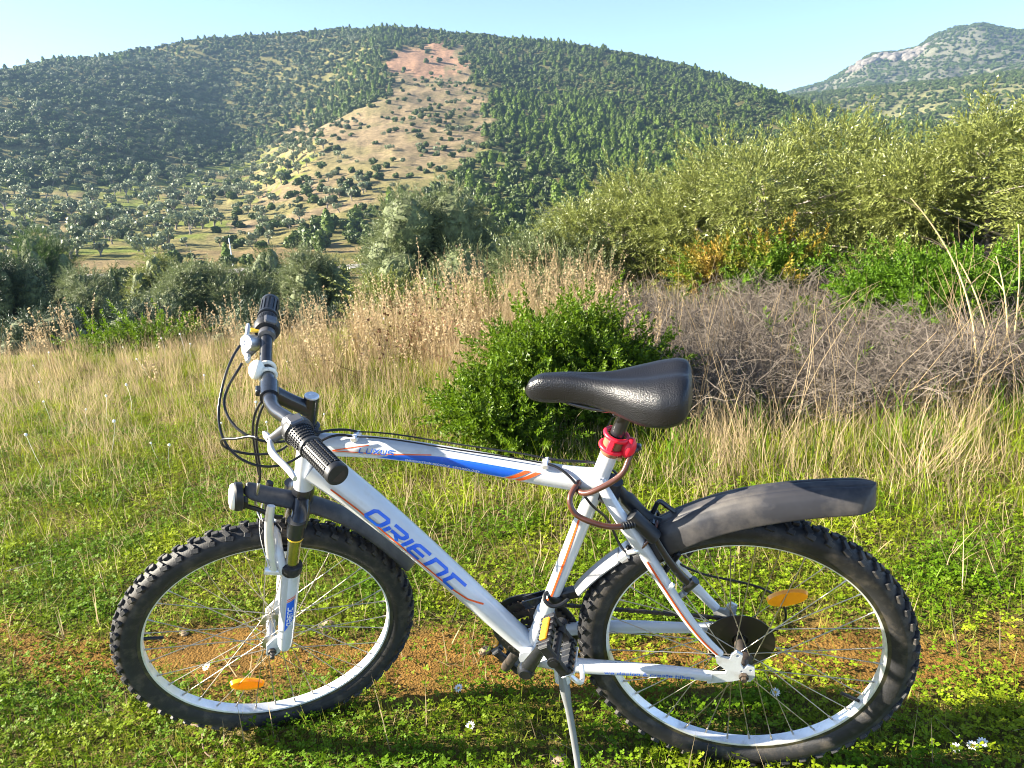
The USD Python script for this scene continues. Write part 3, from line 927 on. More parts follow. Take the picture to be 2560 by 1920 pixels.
# (name, label, category, pixel x, top y, distance, width, shoots per m2 ...)
def valley(name, label, category, px_, py_, d, wpx, mat, shoots, n, seed, scale, drop=0.0, **kw):
    b = place(px_, d)
    b[2] -= drop
    h = top_z(px_, py_, d) - b[2]
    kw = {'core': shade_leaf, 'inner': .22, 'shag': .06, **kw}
    return bush(name, label, category, b, h, wpx / FPX * d, mat, shoots, n, seed, scale, **kw)


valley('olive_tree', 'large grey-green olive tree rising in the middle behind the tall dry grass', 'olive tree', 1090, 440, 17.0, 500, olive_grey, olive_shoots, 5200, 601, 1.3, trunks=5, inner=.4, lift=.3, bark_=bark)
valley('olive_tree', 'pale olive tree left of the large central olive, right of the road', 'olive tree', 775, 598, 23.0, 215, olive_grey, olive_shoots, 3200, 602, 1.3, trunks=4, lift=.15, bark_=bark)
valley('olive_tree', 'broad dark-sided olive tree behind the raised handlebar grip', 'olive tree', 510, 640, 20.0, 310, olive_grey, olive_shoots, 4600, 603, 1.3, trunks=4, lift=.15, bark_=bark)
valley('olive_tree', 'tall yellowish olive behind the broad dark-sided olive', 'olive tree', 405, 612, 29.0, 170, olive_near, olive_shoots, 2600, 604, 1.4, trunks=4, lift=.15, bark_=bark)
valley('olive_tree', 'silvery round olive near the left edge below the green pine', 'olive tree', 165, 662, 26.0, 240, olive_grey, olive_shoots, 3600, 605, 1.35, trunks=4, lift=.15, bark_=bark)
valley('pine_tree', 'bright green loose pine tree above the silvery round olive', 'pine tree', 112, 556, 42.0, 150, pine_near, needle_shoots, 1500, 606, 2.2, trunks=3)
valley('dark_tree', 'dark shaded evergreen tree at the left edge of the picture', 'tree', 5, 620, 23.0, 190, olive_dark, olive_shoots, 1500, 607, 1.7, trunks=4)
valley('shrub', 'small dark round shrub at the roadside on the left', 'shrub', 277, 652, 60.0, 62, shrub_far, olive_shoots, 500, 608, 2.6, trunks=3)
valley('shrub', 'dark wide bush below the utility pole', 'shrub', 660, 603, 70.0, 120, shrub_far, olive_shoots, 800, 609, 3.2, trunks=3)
valley('young_pine', 'small bright conifer at the edge of the valley road', 'pine tree', 686, 650, 75.0, 34, pine_near, needle_shoots, 300, 610, 2.6, trunks=2)
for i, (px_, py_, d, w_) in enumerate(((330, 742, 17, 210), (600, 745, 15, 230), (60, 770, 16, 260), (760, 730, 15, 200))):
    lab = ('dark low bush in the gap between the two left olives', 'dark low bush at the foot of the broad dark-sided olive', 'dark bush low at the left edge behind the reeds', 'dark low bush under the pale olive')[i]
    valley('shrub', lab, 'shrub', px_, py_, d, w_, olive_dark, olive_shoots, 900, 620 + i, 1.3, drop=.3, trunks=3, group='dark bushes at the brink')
for i, (px_, py_, d, w_) in enumerate(((1290, 555, 40, 140), (1190, 640, 19, 170), (1385, 500, 55, 120), (1330, 640, 16, 190), (1470, 560, 30, 170))):
    lab = ('dark evergreen shrub right of the central olive', 'dark shrub tucked against the right foot of the central olive', 'rounded green shrub on the valley side above the pale bushes', 'green bush behind the tall dry stems in the middle', 'green bush just left of the great olive thicket')[i]
    valley('shrub', lab, 'shrub', px_, py_, d, w_, (shrub_far, olive_dark, olive_grey, olive_grey, olive_near)[i], olive_shoots, 900, 640 + i, (2.2, 1.4, 2.4, 1.2, 1.7)[i], trunks=3)

# the wild olives on the right
def big(label, px_, py_, d, wpx, n, seed, mat, scale=1.0, base_lift=0.0, **kw):
    b = place(px_, d)
    h = top_z(px_, py_, d) - b[2]
    return bush('wild_olive_bush', label, 'olive bush', b, h, wpx / FPX * d, mat, olive_shoots, n, seed, scale, trunks=6, inner=.42, lift=.25, **kw)


big('biggest wild olive bush, yellow-green, filling the middle of the right side', 1960, 270, 8.6, 820, 5600, 701, olive_near, 1.0, lumps=None)
big('wild olive bush cut by the right edge of the picture', 2520, 215, 7.9, 640, 5000, 702, olive_near, 1.0)
big('lower wild olive bush leaning left of the biggest one', 1620, 400, 9.2, 520, 3400, 703, olive_near, 1.0)
big('pale small wild olive between the tall dry stems and the biggest one', 1385, 570, 8.6, 360, 2200, 704, olive_grey, .95)
b = place(1880, 7.3)
bush('lentisk_shrub', 'lentisk shrub with orange and red leaves below the biggest olive', 'shrub', b, top_z(1880, 590, 7.3) - b[2], 420 / FPX * 7.3, lentisk_rd, lentisk_shoots, 2800, 711, 1.5, trunks=5, inner=.5)
b = place(2335, 6.0)
bush('lentisk_shrub', 'bright green lentisk shrub behind the dry reed canes', 'shrub', b, top_z(2335, 620, 6.0) - b[2], 400 / FPX * 6.0, lentisk_br, lentisk_shoots, 4600, 712, 1.15, trunks=5, inner=.5, low=.2)
b = place(1400, 4.0)
b[2] -= .02
bush('lentisk_shrub', 'dense green lentisk shrub right behind the saddle', 'shrub', b, top_z(1420, 745, 4.0) - b[2], 1.22, lentisk, lentisk_shoots, 5000, 713, 1.0, trunks=7, inner=.45, low=-.05, depth=.95)
b = place(1225, 3.6)
bush('lentisk_shrub', 'low green lentisk branch spreading left of the saddle nose', 'shrub', b, .40, .56, lentisk, lentisk_shoots, 2200, 714, .95, trunks=5, inner=.5, low=-.05)
b = place(965, 10.5)
bush('lentisk_shrub', 'yellow-green leafy shrub at the foot of the central olive', 'shrub', b, top_z(965, 665, 10.5) - b[2], 230 / FPX * 10.5, olive_near, lentisk_shoots, 1500, 715, 1.7, trunks=4)
b = place(300, 8.4)
bush('lentisk_shrub', 'low yellow-green bush among the seeding reeds on the left', 'shrub', b, max(.3, top_z(300, 840, 8.4) - b[2]), 300 / FPX * 8.4, lentisk, lentisk_shoots, 1300, 716, 1.3, trunks=4)
b = place(1160, 7.6)
bush('lentisk_shrub', 'green low bush behind the dry grass right of the stem', 'shrub', b, max(.35, top_z(1160, 745, 7.6) - b[2]), 190 / FPX * 7.6, lentisk, lentisk_shoots, 1000, 717, 1.2, trunks=4)

# dry reed canes leaning at the right
cane_m = plain('dry_cane', (0.50, 0.38, 0.17), 0.5, 0.25, 14)
for i, (x0, y0, x1, y1, d, bow) in enumerate(((2465, 860, 2268, 495, 4.6, .10), (2500, 868, 2400, 655, 4.9, .05), (2535, 860, 2490, 640, 5.1, .04), (2548, 850, 2538, 560, 5.3, .03))):
    a, bq = place(x0, d), place(x1, d + .1)
    za, zb_ = top_z(x0, y0, d), top_z(x1, y1, d + .1)
    c = thing('reed_cane', ('longest dry reed cane leaning left across the big olive', 'short dry reed cane just right of the longest one', 'upright dry reed cane near the right edge', 'dry reed cane standing at the very right edge')[i], 'reed cane', (a[0], a[1], a[2]), group='dry reed canes')
    p0, p1 = np.array([0, 0, -.05]), np.array([bq[0] - a[0], bq[1] - a[1], zb_ - a[2]])
    p1[2] = max(p1[2], .3)
    mid_ = (p0 + p1) / 2 + [bow, 0, bow]
    Q = spline([p0, mid_, p1], 40)
    r_ = np.linspace(.0060, .003, 40) * (1 + .18 * (np.arange(40) % 6 == 0))
    obj('stalk', tube(Q, r_, 10), cane_m, c, smooth=40)
    r0 = np.random.default_rng(800 + i)
    bs, tp = [], []
    for j in range(4, 38, 4):
        q = Q[j]
        an = r0.uniform(0, 6.28)
        bs.append(q)
        tp.append(q + [.22 * math.cos(an), .22 * math.sin(an), .10])
    obj('dry_leaf', blades(np.array(bs), np.array(tp), np.full(len(bs), .010), np.full(len(bs), .15), r0, 5), straw, c)

# ------------------------------------------------------------------ grasses
rg_ = np.random.default_rng(21)


def scatter(x0, x1, y0, y1, per_m2, accept):
    n = int((x1 - x0) * (y1 - y0) * per_m2)
    p = np.c_[rg_.uniform(x0, x1, n), rg_.uniform(y0, y1, n)]
    seen = np.abs(p[:, 0]) < 0.78 * p[:, 1] + 0.7
    p = p[seen]
    p = p[rg_.random(len(p)) < accept(p[:, 0], p[:, 1])]
    return np.c_[p, land_z(p[:, 0], p[:, 1])]


def grass(name, protos, mat, P, scale, label, category, tilt=.12, left=1.0):
    """Scatters copies of the tufts; left: how tall they are on the left of the meadow."""
    n = len(P)
    instancer(name, [(m, mat, False) for m in protos], P, turn(rg_.uniform(0, 6.28, n), np.abs(rg_.normal(0, tilt, n)), rg_.uniform(0, 6.28, n)), rg_.uniform(*scale, n) * (left + (1 - left) * sstep(-1.9, -.7, P[:, 0] + .12 * (P[:, 1] - 5))), rg_.integers(0, len(protos), n), label, category)


def wet(x, y):      # how tall and dry the sward is: 0 at the track, 1 at the brink
    return sstep(2.2, 4.6, y + .05 * x + .60 * np.clip(x - .2, 0, 2) + .5 * (meshkit.fbm(np.stack([x * .9, y * .9, 0 * x], -1), 2, 41) - .5) * 2)


off_track = lambda x, y: 1 - (.76 + .22 * (meshkit.fbm(np.stack([x * 2.2, y * 3, 0 * x], -1), 2, 53) > .47)) * track_w(x, y)
right_bank = lambda x, y: sstep(.3, 1.0, x) * sstep(2.4, 3.3, y)
# close-cropped green: leaves and short blades
P = scatter(-4.5, 3, .9, 5.2, 420, lambda x, y: off_track(x, y) * (1 - .75 * wet(x, y)) * (.55 + .45 * (meshkit.fbm(np.stack([x * 5, y * 5, 0 * x], -1), 2, 43) > .45)))
grass('clover', [clover(36, .10, 900 + i) for i in range(8)], clover_m, P, (.7, 1.35), 'low clover-like leaves carpeting the foreground', 'ground cover', .1)
P = scatter(-4.5, 3, .9, 5.0, 560, lambda x, y: off_track(x, y) * (1 - .6 * wet(x, y)))
grass('short_grass', [tuft(16, (.02, .065), .06, (.0014, .0030), 920 + i, .75, .18) for i in range(8)], grass_m, P, (.7, 1.5), 'short green grass of the foreground', 'grass', .15)
# moss and crumbs on the track
P = scatter(-4, 3, 1.2, 3.2, 500, lambda x, y: track_w(x, y) * (.15 + .55 * (meshkit.fbm(np.stack([x * 4, y * 4, 0 * x], -1), 2, 47) > .52)))
grass('track_herbs', [clover(9, .07, 940 + i, (.003, .006), (.003, .010)) for i in range(5)], clover_m, P, (.6, 1.2), 'tiny herbs and moss growing on the dirt track', 'ground cover', .1)
# dead stalks lying about
P = scatter(-4, 3, 1.0, 4.5, 45, lambda x, y: .8 + 0 * x)
grass('fallen_straw', [tuft(3, (.05, .16), .05, (.0016, .0032), 955 + i, 1.6, .02, 3) for i in range(6)], straw, P + [0, 0, .012], (.7, 1.4), 'fallen dry straws lying on the foreground grass', 'straw', .1)
# mixed sward
brush2 = lambda x, y: sstep(.6, .9, x) * sstep(3.35, 3.75, y)
P = scatter(-7, 5, 2.4, 7.6, 95, lambda x, y: (.16 + .84 * wet(x, y)) * (1 - .7 * brush2(x, y)))
grass('meadow_grass', [tuft(30, (.06, .20), .13, (.0022, .0048), 960 + i, .95, .26) for i in range(8)], mid_m, P, (.7, 1.25), 'yellow-green meadow grass behind the bicycle', 'grass', .2, .62)
brush = lambda x, y: sstep(.6, .9, x) * sstep(3.4, 3.8, y)
# straw
P = scatter(-7, 5, 2.4, 7.6, 56, lambda x, y: (sstep(.45, 1.0, wet(x, y)) * (.35 + .65 * sstep(4.0, 5.6, y)) + .75 * right_bank(x, y)) * (1 - .62 * brush(x, y)))
grass('dry_grass', [tuft(22, (.10, .36), .13, (.0018, .0036), 980 + i, .62, .18) for i in range(8)], straw, P, (.7, 1.25), 'dry tan grass at the back of the meadow', 'grass', .2, .72)
P = scatter(-6, 4, 2.1, 5.0, 80, lambda x, y: off_track(x, y) * (.25 + .75 * sstep(2.2, 3.2, y + .2 * x)) * (1 - .7 * brush(x, y)))
grass('matted_straw', [tuft(16, (.05, .20), .14, (.0016, .0034), 2100 + i, 1.25, .22) for i in range(6)], straw, P, (.7, 1.2), 'matted straw lying among the green grass', 'straw', .2, .8)
# tall stems
P = scatter(-2.4, 1.0, 4.4, 6.6, 30, lambda x, y: sstep(4.3, 5.2, y) * sstep(-2.4, -1.5, x) * (1 - .6 * sstep(.6, 1.4, x)))
grass('tall_dry_grass', [tall_grass(1000 + i * 7, 10, (.30, .62)) for i in range(6)], straw, P, (.65, 1.1), 'tall straw-coloured grass stems behind the handlebar', 'grass', .12)
P = scatter(-.75, 1.0, 5.9, 7.4, 30, lambda x, y: .55 + .2 * (x > -.3))
grass('tall_dry_grass', [tall_grass(1100 + i * 7, 10, (.42, .80)) for i in range(5)], straw, P, (.75, 1.1), 'tall pale dry stems in front of the small wild olive', 'grass', .12)
P = scatter(-6.5, -1.0, 6.0, 7.4, 11, lambda x, y: .6 + 0 * x)
grass('seeding_reeds', [tall_grass(1150 + i * 7, 7, (.28, .55)) for i in range(5)], straw, P, (.7, 1.15), 'brown seeding grass along the brink on the left', 'grass', .12)
P = scatter(.8, 5.5, 3.0, 5.6, 12, lambda x, y: right_bank(x, y) * .7)
grass('loose_stems', [tall_grass(1200 + i * 7, 4, (.35, .85), False) for i in range(5)], straw, P, (.7, 1.1), 'single long dry stems sticking out of the bramble on the right', 'grass', .5)
# dead bramble and brushwood on the right bank
P = scatter(.6, 5.5, 3.5, 6.6, 70, lambda x, y: sstep(3.5, 3.9, y + .35 * (meshkit.fbm(np.stack([x * 1.7, y * 1.7, 0 * x], -1), 2, 61) - .5)) * (1 - sstep(6.0, 6.6, y)) * sstep(.6, .9, x))
grass('dead_brushwood', [twig_tangle(24, .40, 1250 + i, .7) for i in range(7)], twig_m, P + np.c_[0 * P[:, :2], .02 + .16 * meshkit.fbm(P * [1.4, 1.4, 0], 2, 67)], (.6, 1.2), 'tangled grey-brown dead brushwood on the right bank', 'brushwood', .3)
P = scatter(-1.0, -.2, 5.2, 6.6, 20, lambda x, y: .8 + 0 * x)
grass('rusty_herbs', [cat(twig_tangle(22, .34, 1300 + i, .9), leaf_quads(np.random.default_rng(i).normal(0, .09, (60, 3)) * [1, 1, 1.3] + [0, 0, .22], np.random.default_rng(i + 9).normal(0, 1, (60, 3)), .010, np.random.default_rng(i + 3))) for i in range(5)], rustb, P, (.8, 1.3), 'rust-brown withered herbs behind the stem of the bicycle', 'herbs', .2)
P = scatter(.6, 5.0, 3.9, 6.4, 26, lambda x, y: brush(x, y) * (meshkit.fbm(np.stack([x * 1.6, y * 1.6, 0 * x], -1), 2, 83) > .55))
instancer('bramble_sprigs', [(m, lentisk, False) for m in lentisk_shoots], P + [0, 0, .14], turn(rg_.uniform(0, 6.28, len(P)), rg_.uniform(0, 1.0, len(P)), rg_.uniform(0, 6.28, len(P))), rg_.uniform(1.2, 2.4, len(P)), rg_.integers(0, 5, len(P)), 'green sprigs growing through the dead brushwood', 'sprigs')
# green blades at the foot of the bank
P = scatter(.3, 3.8, 3.0, 4.4, 20, lambda x, y: .7 + 0 * x)
grass('green_blades', [tuft(12, (.14, .36), .08, (.004, .0075), 1330 + i, .5, .2, 5) for i in range(5)], lentisk_br, P, (.7, 1.1), 'long fresh green blades at the foot of the right bank', 'grass', .2)

# fluffy white seed heads on thin stems
fluff = plain('seed_fluff', (0.80, 0.78, 0.72), 0.9, 0.05, 60)
puffs = []
for i in range(3):
    m = trimesh.creation.icosphere(2, .0065)
    m.vertices = np.array(m.vertices) * [1, 1, 1.15] * (.85 + .35 * meshkit.noise(np.array(m.vertices) * 400 + i))[:, None] + [0, 0, .17]
    puffs.append(cat(m, tube(spline([(0, 0, -.02), (.012, 0, .08), (0, 0, .168)], 6), .0007, 4)))
P = scatter(-6, -.6, 3.2, 6.8, 5, lambda x, y: .35 + .65 * sstep(5.5, 7, y))
instancer('seed_heads', [(m, fluff, True) for m in puffs], P, turn(rg_.uniform(0, 6.28, len(P)), np.abs(rg_.normal(0, .2, len(P))), rg_.uniform(0, 6.28, len(P))), rg_.uniform(.7, 1.25, len(P)), rg_.integers(0, 3, len(P)), 'fluffy white seed heads on thin stems in the left meadow', 'seed heads')


# small things on the ground ------------------------------------------------
def on_ground(px_, py_):
    dv = look_ray(float(px_), float(py_))
    p = np.array([0, 0, EYE])
    t = EYE / -dv[2]
    for _ in range(6):
        q = p + dv * t
        t = (EYE - float(land_z(q[0], q[1]))) / -dv[2]
    return p + dv * t


petal_m = plain('daisy_petals', (0.82, 0.82, 0.80), 0.6, 0.03, 80)
eye_m = plain('daisy_centre', (0.75, 0.45, 0.03), 0.7, 0.1, 200)
for i, (px_, py_, lab) in enumerate(((1149, 1745, 'white daisy in the shade between the two wheels'), (1178, 1841, 'white daisy near the lower edge left of the kickstand'), (1938, 1757, 'white daisy seen through the spokes of the rear wheel'),
                                     (2388, 1899, 'leftmost of the three daisies in the lower right corner'), (2429, 1893, 'middle one of the three daisies in the lower right corner'), (2454, 1885, 'rightmost of the three daisies in the lower right corner'), (520, 1690, 'white daisy inside the ring of the front wheel'))):
    p = on_ground(px_, py_)
    f = thing('daisy', lab, 'flower', p + [0, 0, .030], group='white daisies in the grass')
    ms = []
    nP = 11
    for j in range(nP):
        a = 2 * math.pi * j / nP
        u, w = np.array([math.cos(a), math.sin(a), 0]), np.array([-math.sin(a), math.cos(a), 0])
        v = np.array([u * .002, u * .007 + w * .0022 + [0, 0, .0012], u * .0115 + w * .0012 + [0, 0, .0006], u * .0115 - w * .0012 + [0, 0, .0006], u * .007 - w * .0022 + [0, 0, .0012]])
        ms.append(trimesh.Trimesh(v, [[0, 2, 1], [0, 3, 2], [0, 4, 3]], process=False))
    tl = Rot.from_euler('xy', [.45, -.25]).as_matrix()
    obj('petals', xf(cat(*ms), tl), petal_m, f)
    obj('flower_centre', xf(trimesh.creation.icosphere(2, .0032), tl @ np.diag([1, 1, .6]), tl @ np.array([0, 0, .0012])), eye_m, f, smooth=True)
    obj('flower_stem', tube(spline([(0, 0, 0), (.003, 0, -.012), (0, .002, -.034)], 6), .0008, 5), lentisk, f)

stone_m = plain('dusty_stone', (0.24, 0.175, 0.11), 0.9, 0.25, 25, bump=.6, bscale=150)
for i, (px_, py_, s, lab) in enumerate(((822, 1574, .030, 'largest dusty stone on the track behind the fork'), (805, 1530, .014, 'small round stone above the largest one on the track'), (460, 1586, .013, 'small dark stone left inside the front wheel ring'),
                                        (1212, 1630, .016, 'flat clod of earth on the track before the pedals'), (1398, 1905, .022, 'pale chip of wood or stone beside the foot of the kickstand'), (1275, 1600, .012, 'pebble on the track under the down tube'))):
    p = on_ground(px_, py_)
    m = trimesh.creation.icosphere(3, 1.0)
    v = np.array(m.vertices)
    v = v * (.7 + .6 * meshkit.fbm(v * 1.5 + 7 * i, 3, 60 + i))[:, None]
    m.vertices = v * [s * 1.25, s * .9, s * .62]
    o = obj('stone', xf(m, Rot.from_euler('z', i * 1.3).as_matrix(), p + [0, 0, s * .25]), stone_m, smooth=40)
    tag(o, lab, 'stone')
stick_m = plain('fallen_stick', (0.16, 0.105, 0.07), 0.85, 0.3, 40)
for i, (a, bq, lab) in enumerate((((480, 1830), (532, 1905), 'crooked brown stick lying in the lower left grass'), ((560, 1385), (640, 1412), 'pale straight stick in the grass above the front wheel'), ((20, 1440), (190, 1400), 'thin grey twig lying by the track at the left edge'))):
    A, Bq = on_ground(*a) + [0, 0, .02], on_ground(*bq) + [0, 0, .014]
    Q = spline([A, (A * .6 + Bq * .4) + [.008, .006, .006], (A * .3 + Bq * .7) + [-.006, .003, .004], Bq], 14)
    o = obj('stick', tube(Q, np.linspace(.0035, .0018, 14) * (1.0, .7, .6)[i], 7), (stick_m, cane_m, twigbark)[i], smooth=True)
    tag(o, lab, 'stick')
# ------------------------------------------------------------------ the bicycle
# bicycle space: x forwards, y to its left, z up, origin where the rear tyre touches; it leans on its stand to the left
BX, BY, YAW, LEAN, STEER = 0.4414, 1.4256, -0.2227, 0.2005, 0.4839
HEAD, HX, HZ, RAKE, LEG = 1.2485, 0.8807, 0.7122, 0.0424, 0.4201
RT = 0.3335
b_f = np.array([-math.cos(YAW), -math.sin(YAW), 0])
b_l0 = np.array([math.sin(YAW), -math.cos(YAW), 0])
b_l = b_l0 * math.cos(LEAN) - np.array([0, 0, 1]) * math.sin(LEAN)
b_u = np.array([0, 0, 1]) * math.cos(LEAN) + b_l0 * math.sin(LEAN)
BZ = float(land_z(BX, BY)) + 0.004
bike_m = Gf.Matrix4d(*b_f, 0, *b_l, 0, *b_u, 0, BX, BY, BZ, 1)
BM = np.stack([b_f, b_l, b_u], 1)
bike_w = lambda L: np.array([BX, BY, BZ]) + np.atleast_2d(L) @ BM.T

white = plain('white_paint', (0.52, 0.54, 0.57), 0.25, 0.03, 30, coat_weight=0.6, coat_roughness=0.08, dirt=((0.35, 0.30, 0.22), 14.0, 0.56, 0.8, 0.55))
greyp = plain('grey_paint', (0.55, 0.57, 0.58), 0.4, 0.06, 60, dirt=((0.25, 0.2, 0.14), 20.0, 0.5, 0.75, 0.5))
blue_d = plain('blue_print', (0.006, 0.10, 0.60), 0.3, 0.05, 60, coat_weight=0.4)
orange_d = plain('orange_print', (0.72, 0.10, 0.02), 0.3, 0.05, 60)
white_d = plain('white_print', (0.75, 0.78, 0.8), 0.35, 0.02, 60)
rubber = plain('tyre_rubber', (0.011, 0.011, 0.013), 0.62, 0.3, 70, bump=0.25, dirt=((0.14, 0.115, 0.085), 24.0, 0.50, 0.8, 0.55))
black_pl = plain('black_plastic', (0.011, 0.012, 0.015), 0.42, 0.2, 60, bump=0.12, bscale=900, dirt=((0.11, 0.095, 0.075), 18.0, 0.56, 0.85, 0.18))
fender_m = plain('mudguard_plastic', (0.020, 0.020, 0.025), 0.48, 0.15, 40, bump=0.1, bscale=700, dirt=((0.17, 0.15, 0.13), 12.0, 0.45, 0.8, 0.55))
black_mt = plain('black_metal', (0.014, 0.015, 0.019), 0.24, 0.2, 60, coat_weight=0.5, dirt=((0.12, 0.1, 0.08), 30.0, 0.6, 0.85, 0.2))
steel = plain('worn_steel', (0.55, 0.53, 0.50), 0.33, 0.15, 50, metallic=1.0)
spoke_m = plain('spoke_steel', (0.46, 0.42, 0.36), 0.36, 0.1, 50, metallic=1.0)
chrome = plain('stanchion_chrome', (0.60, 0.55, 0.46), 0.18, 0.1, 40, metallic=1.0)
alloy = plain('rim_alloy', (0.80, 0.81, 0.83), 0.42, 0.05, 60, metallic=0.55, dirt=((0.30, 0.25, 0.18), 40.0, 0.55, 0.8, 0.5))
silver = plain('silver_alloy', (0.78, 0.78, 0.80), 0.32, 0.05, 60, metallic=0.6)
gear_m = plain('oily_gear', (0.035, 0.030, 0.027), 0.5, 0.3, 60, dirt=((0.13, 0.075, 0.035), 30.0, 0.5, 0.8, 0.7))
amber = plain('amber_lens', (0.95, 0.32, 0.01), 0.2, 0.05, 60, specular_ior_level=0.7, subsurface_weight=0.25, subsurface_scale=0.01)
ivory = plain('ivory_plastic', (0.78, 0.73, 0.62), 0.35, 0.05, 60)
red_si = plain('red_silicone', (0.72, 0.012, 0.035), 0.38, 0.08, 60)
rust = plain('rusty_collar', (0.20, 0.085, 0.04), 0.6, 0.35, 90)
brown_c = plain('brown_cable_skin', (0.085, 0.030, 0.018), 0.28, 0.15, 60, coat_weight=0.5)
yellow = plain('yellow_plastic', (0.8, 0.5, 0.04), 0.4)
clear_pl = plain('frosted_strap', (0.75, 0.75, 0.72), 0.3)
pewter = plain('pewter_plastic', (0.13, 0.13, 0.14), 0.3, 0.06, 60, metallic=0.5)
# saddle: pebbled leather on the skirts
brushed = plain('brushed_alloy', (0.52, 0.52, 0.53), 0.38, 0.06, 60, metallic=0.85)
saddle_m = usdkit.material(stage, M('pebbled_leather'), {
    'tc': ('texture_coordinate', {}), 'v': ('voronoi_texture', {'scale': 420.0, 'feature': 'f1'}),
    'n': ('noise_texture', {'scale': 12.0}), 'r': ('map_range', {'from_min': 0.3, 'from_max': 0.7, 'to_min': 0.30, 'to_max': 0.42}),
    'b': ('bump', {'strength': 0.55, 'distance': 0.0012, 'invert': True}), 'p': ('principled_bsdf', {'base_color': (0.007, 0.007, 0.009), 'specular_ior_level': 0.55})},
    [('tc.object', 'v.vector'), ('tc.object', 'n.vector'), ('n.fac', 'r.value'), ('r.result', 'p.roughness'), ('v.distance', 'b.height'), ('b.normal', 'p.normal')], surface='p.BSDF')

bike = thing('bicycle', 'white mountain bike with blue and orange lettering leaning on its stand across the dirt track', 'bicycle', matrix=bike_m)


class Axis:
    """A frame tube in the middle plane: a polyline of (x, z) with radii; u runs along it, theta round it from the left side upwards."""
    def __init__(s, P, R, m=40, y=0.0):
        P = np.array(P, float)
        L = np.r_[0, np.cumsum(np.linalg.norm(np.diff(P, axis=0), axis=1))]
        s.f, s.r, s.len, s.y = CubicSpline(L, P) if len(P) > 2 else (lambda u: P[0] + (P[1] - P[0]) * (np.asarray(u)[..., None] / L[-1])), PchipInterpolator(L, R), L[-1], y

    def mesh(s, n=28, m=40):
        u = np.linspace(0, s.len, m)
        c = s.f(u)
        return tube(np.stack([c[:, 0], 0 * u + s.y, c[:, 1]], 1), s.r(u), n)

    def at(s, u, arc, h):
        u = np.asarray(u, float)
        c, e = s.f(u), 1e-3
        d = s.f(u + e) - s.f(u - e)
        d /= np.linalg.norm(d, axis=-1, keepdims=True)
        nn = np.stack([-d[..., 1], d[..., 0]], -1)
        nn = np.where(nn[..., 1:] < 0, -nn, nn)
        r = s.r(np.clip(u, 0, s.len))
        th = arc / r
        q = c + nn * ((r + h) * np.sin(th))[..., None]
        return np.stack([q[..., 0], s.y + (r + h) * np.cos(th), q[..., 1]], -1)


def fine(shape, edge=0.0035):
    ms = []
    for g in getattr(shape, 'geoms', [shape]):
        if g.is_empty or g.area <= 0:
            continue
        v, f = trimesh.creation.triangulate_polygon(g, engine='earcut')
        v, f = trimesh.remesh.subdivide_to_size(np.c_[v, 0 * v[:, 0]], f, edge)[:2]
        ms.append(trimesh.Trimesh(v, f, process=False))
    return cat(*ms)


def decal(name, axis, shape, material, parent, h=0.0006, edge=0.0035, label=None):
    m = fine(shape, edge)
    v = axis.at(m.vertices[:, 0], m.vertices[:, 1], h)
    f = m.faces
    c = v[f].mean(1)
    nrm = np.cross(v[f[:, 1]] - v[f[:, 0]], v[f[:, 2]] - v[f[:, 0]])
    if nrm[:, 1].mean() < 0:
        f = f[:, ::-1]
    return obj(name, trimesh.Trimesh(v, f, process=False), material, parent, label=label)


GLYPH = {'O': [[(.15, 0), (.95, 0), (1.1, .15), (1.1, .85), (.95, 1), (.15, 1), (0, .85), (0, .15), (.15, 0)]],
         'R': [[(0, 1), (.95, 1), (1.1, .88), (1.1, .58), (.95, .46), (.2, .46)], [(.55, .46), (1.1, 0)], [(0, 0), (0, .62)]],
         'I': [[(0, 0), (0, 1)]], 'E': [[(1.05, 1), (.15, 1), (0, .85), (0, .15), (.15, 0), (1.0, 0)], [(.1, .5), (.95, .5)]],
         'n': [[(0, 0), (0, 1), (.9, 1), (1.08, .85), (1.08, 0)]], 't': [[(-.12, 1), (1.15, 1)], [(.1, 1), (.1, .16), (.28, 0), (1.0, 0)]],
         'L': [[(0, 1), (0, 0), (.9, 0)]], 'U': [[(0, 1), (0, .15), (.15, 0), (.85, 0), (1, .15), (1, 1)]],
         'X': [[(0, 0), (1, 1)], [(0, 1), (1, 0)]], 'S': [[(1, 1), (.15, 1), (0, .85), (0, .62), (.15, .5), (.85, .5), (1, .38), (1, .15), (.85, 0), (0, 0)]]}


def lettering(text, u0, u1, v0, height, weight=0.26, slant=0.22, flip=1):
    """Block letters between u0 and u1 with their feet on v0; u grows towards the reader's right."""
    adv = {c: (0.42 if c == 'I' else 1.5) for c in GLYPH}
    total = sum(adv[c] for c in text) - 0.3
    k, x, out = (u1 - u0) / total, 0.0, []
    for c in text:
        for line in GLYPH[c]:
            p = [(x + a + slant * b, b) for a, b in line]
            out.append(sg.LineString(p).buffer(weight / 2, cap_style='flat', join_style='mitre', mitre_limit=1.6))
        x += adv[c]
    s = shapely.union_all(out)
    return affinity.translate(affinity.scale(s, k, height * flip, origin=(0, 0)), u0, v0)


def print_text(text, u0, u1, v0, height, slant=0.2):
    m = meshkit.text_mesh(text, height)
    keep = m.face_normals[:, 2] > 0.9
    tri = m.triangles[keep][:, :, :2]
    s = shapely.union_all([sg.Polygon(t) for t in tri if sg.Polygon(t).area > 0]).buffer(height * 0.02)
    x0, y0, x1, y1 = s.bounds
    s = affinity.affine_transform(s, [1, slant, 0, 1, 0, 0])
    return affinity.translate(affinity.scale(s, (u1 - u0) / (x1 - x0), 1, origin=(0, 0)), u0, v0)


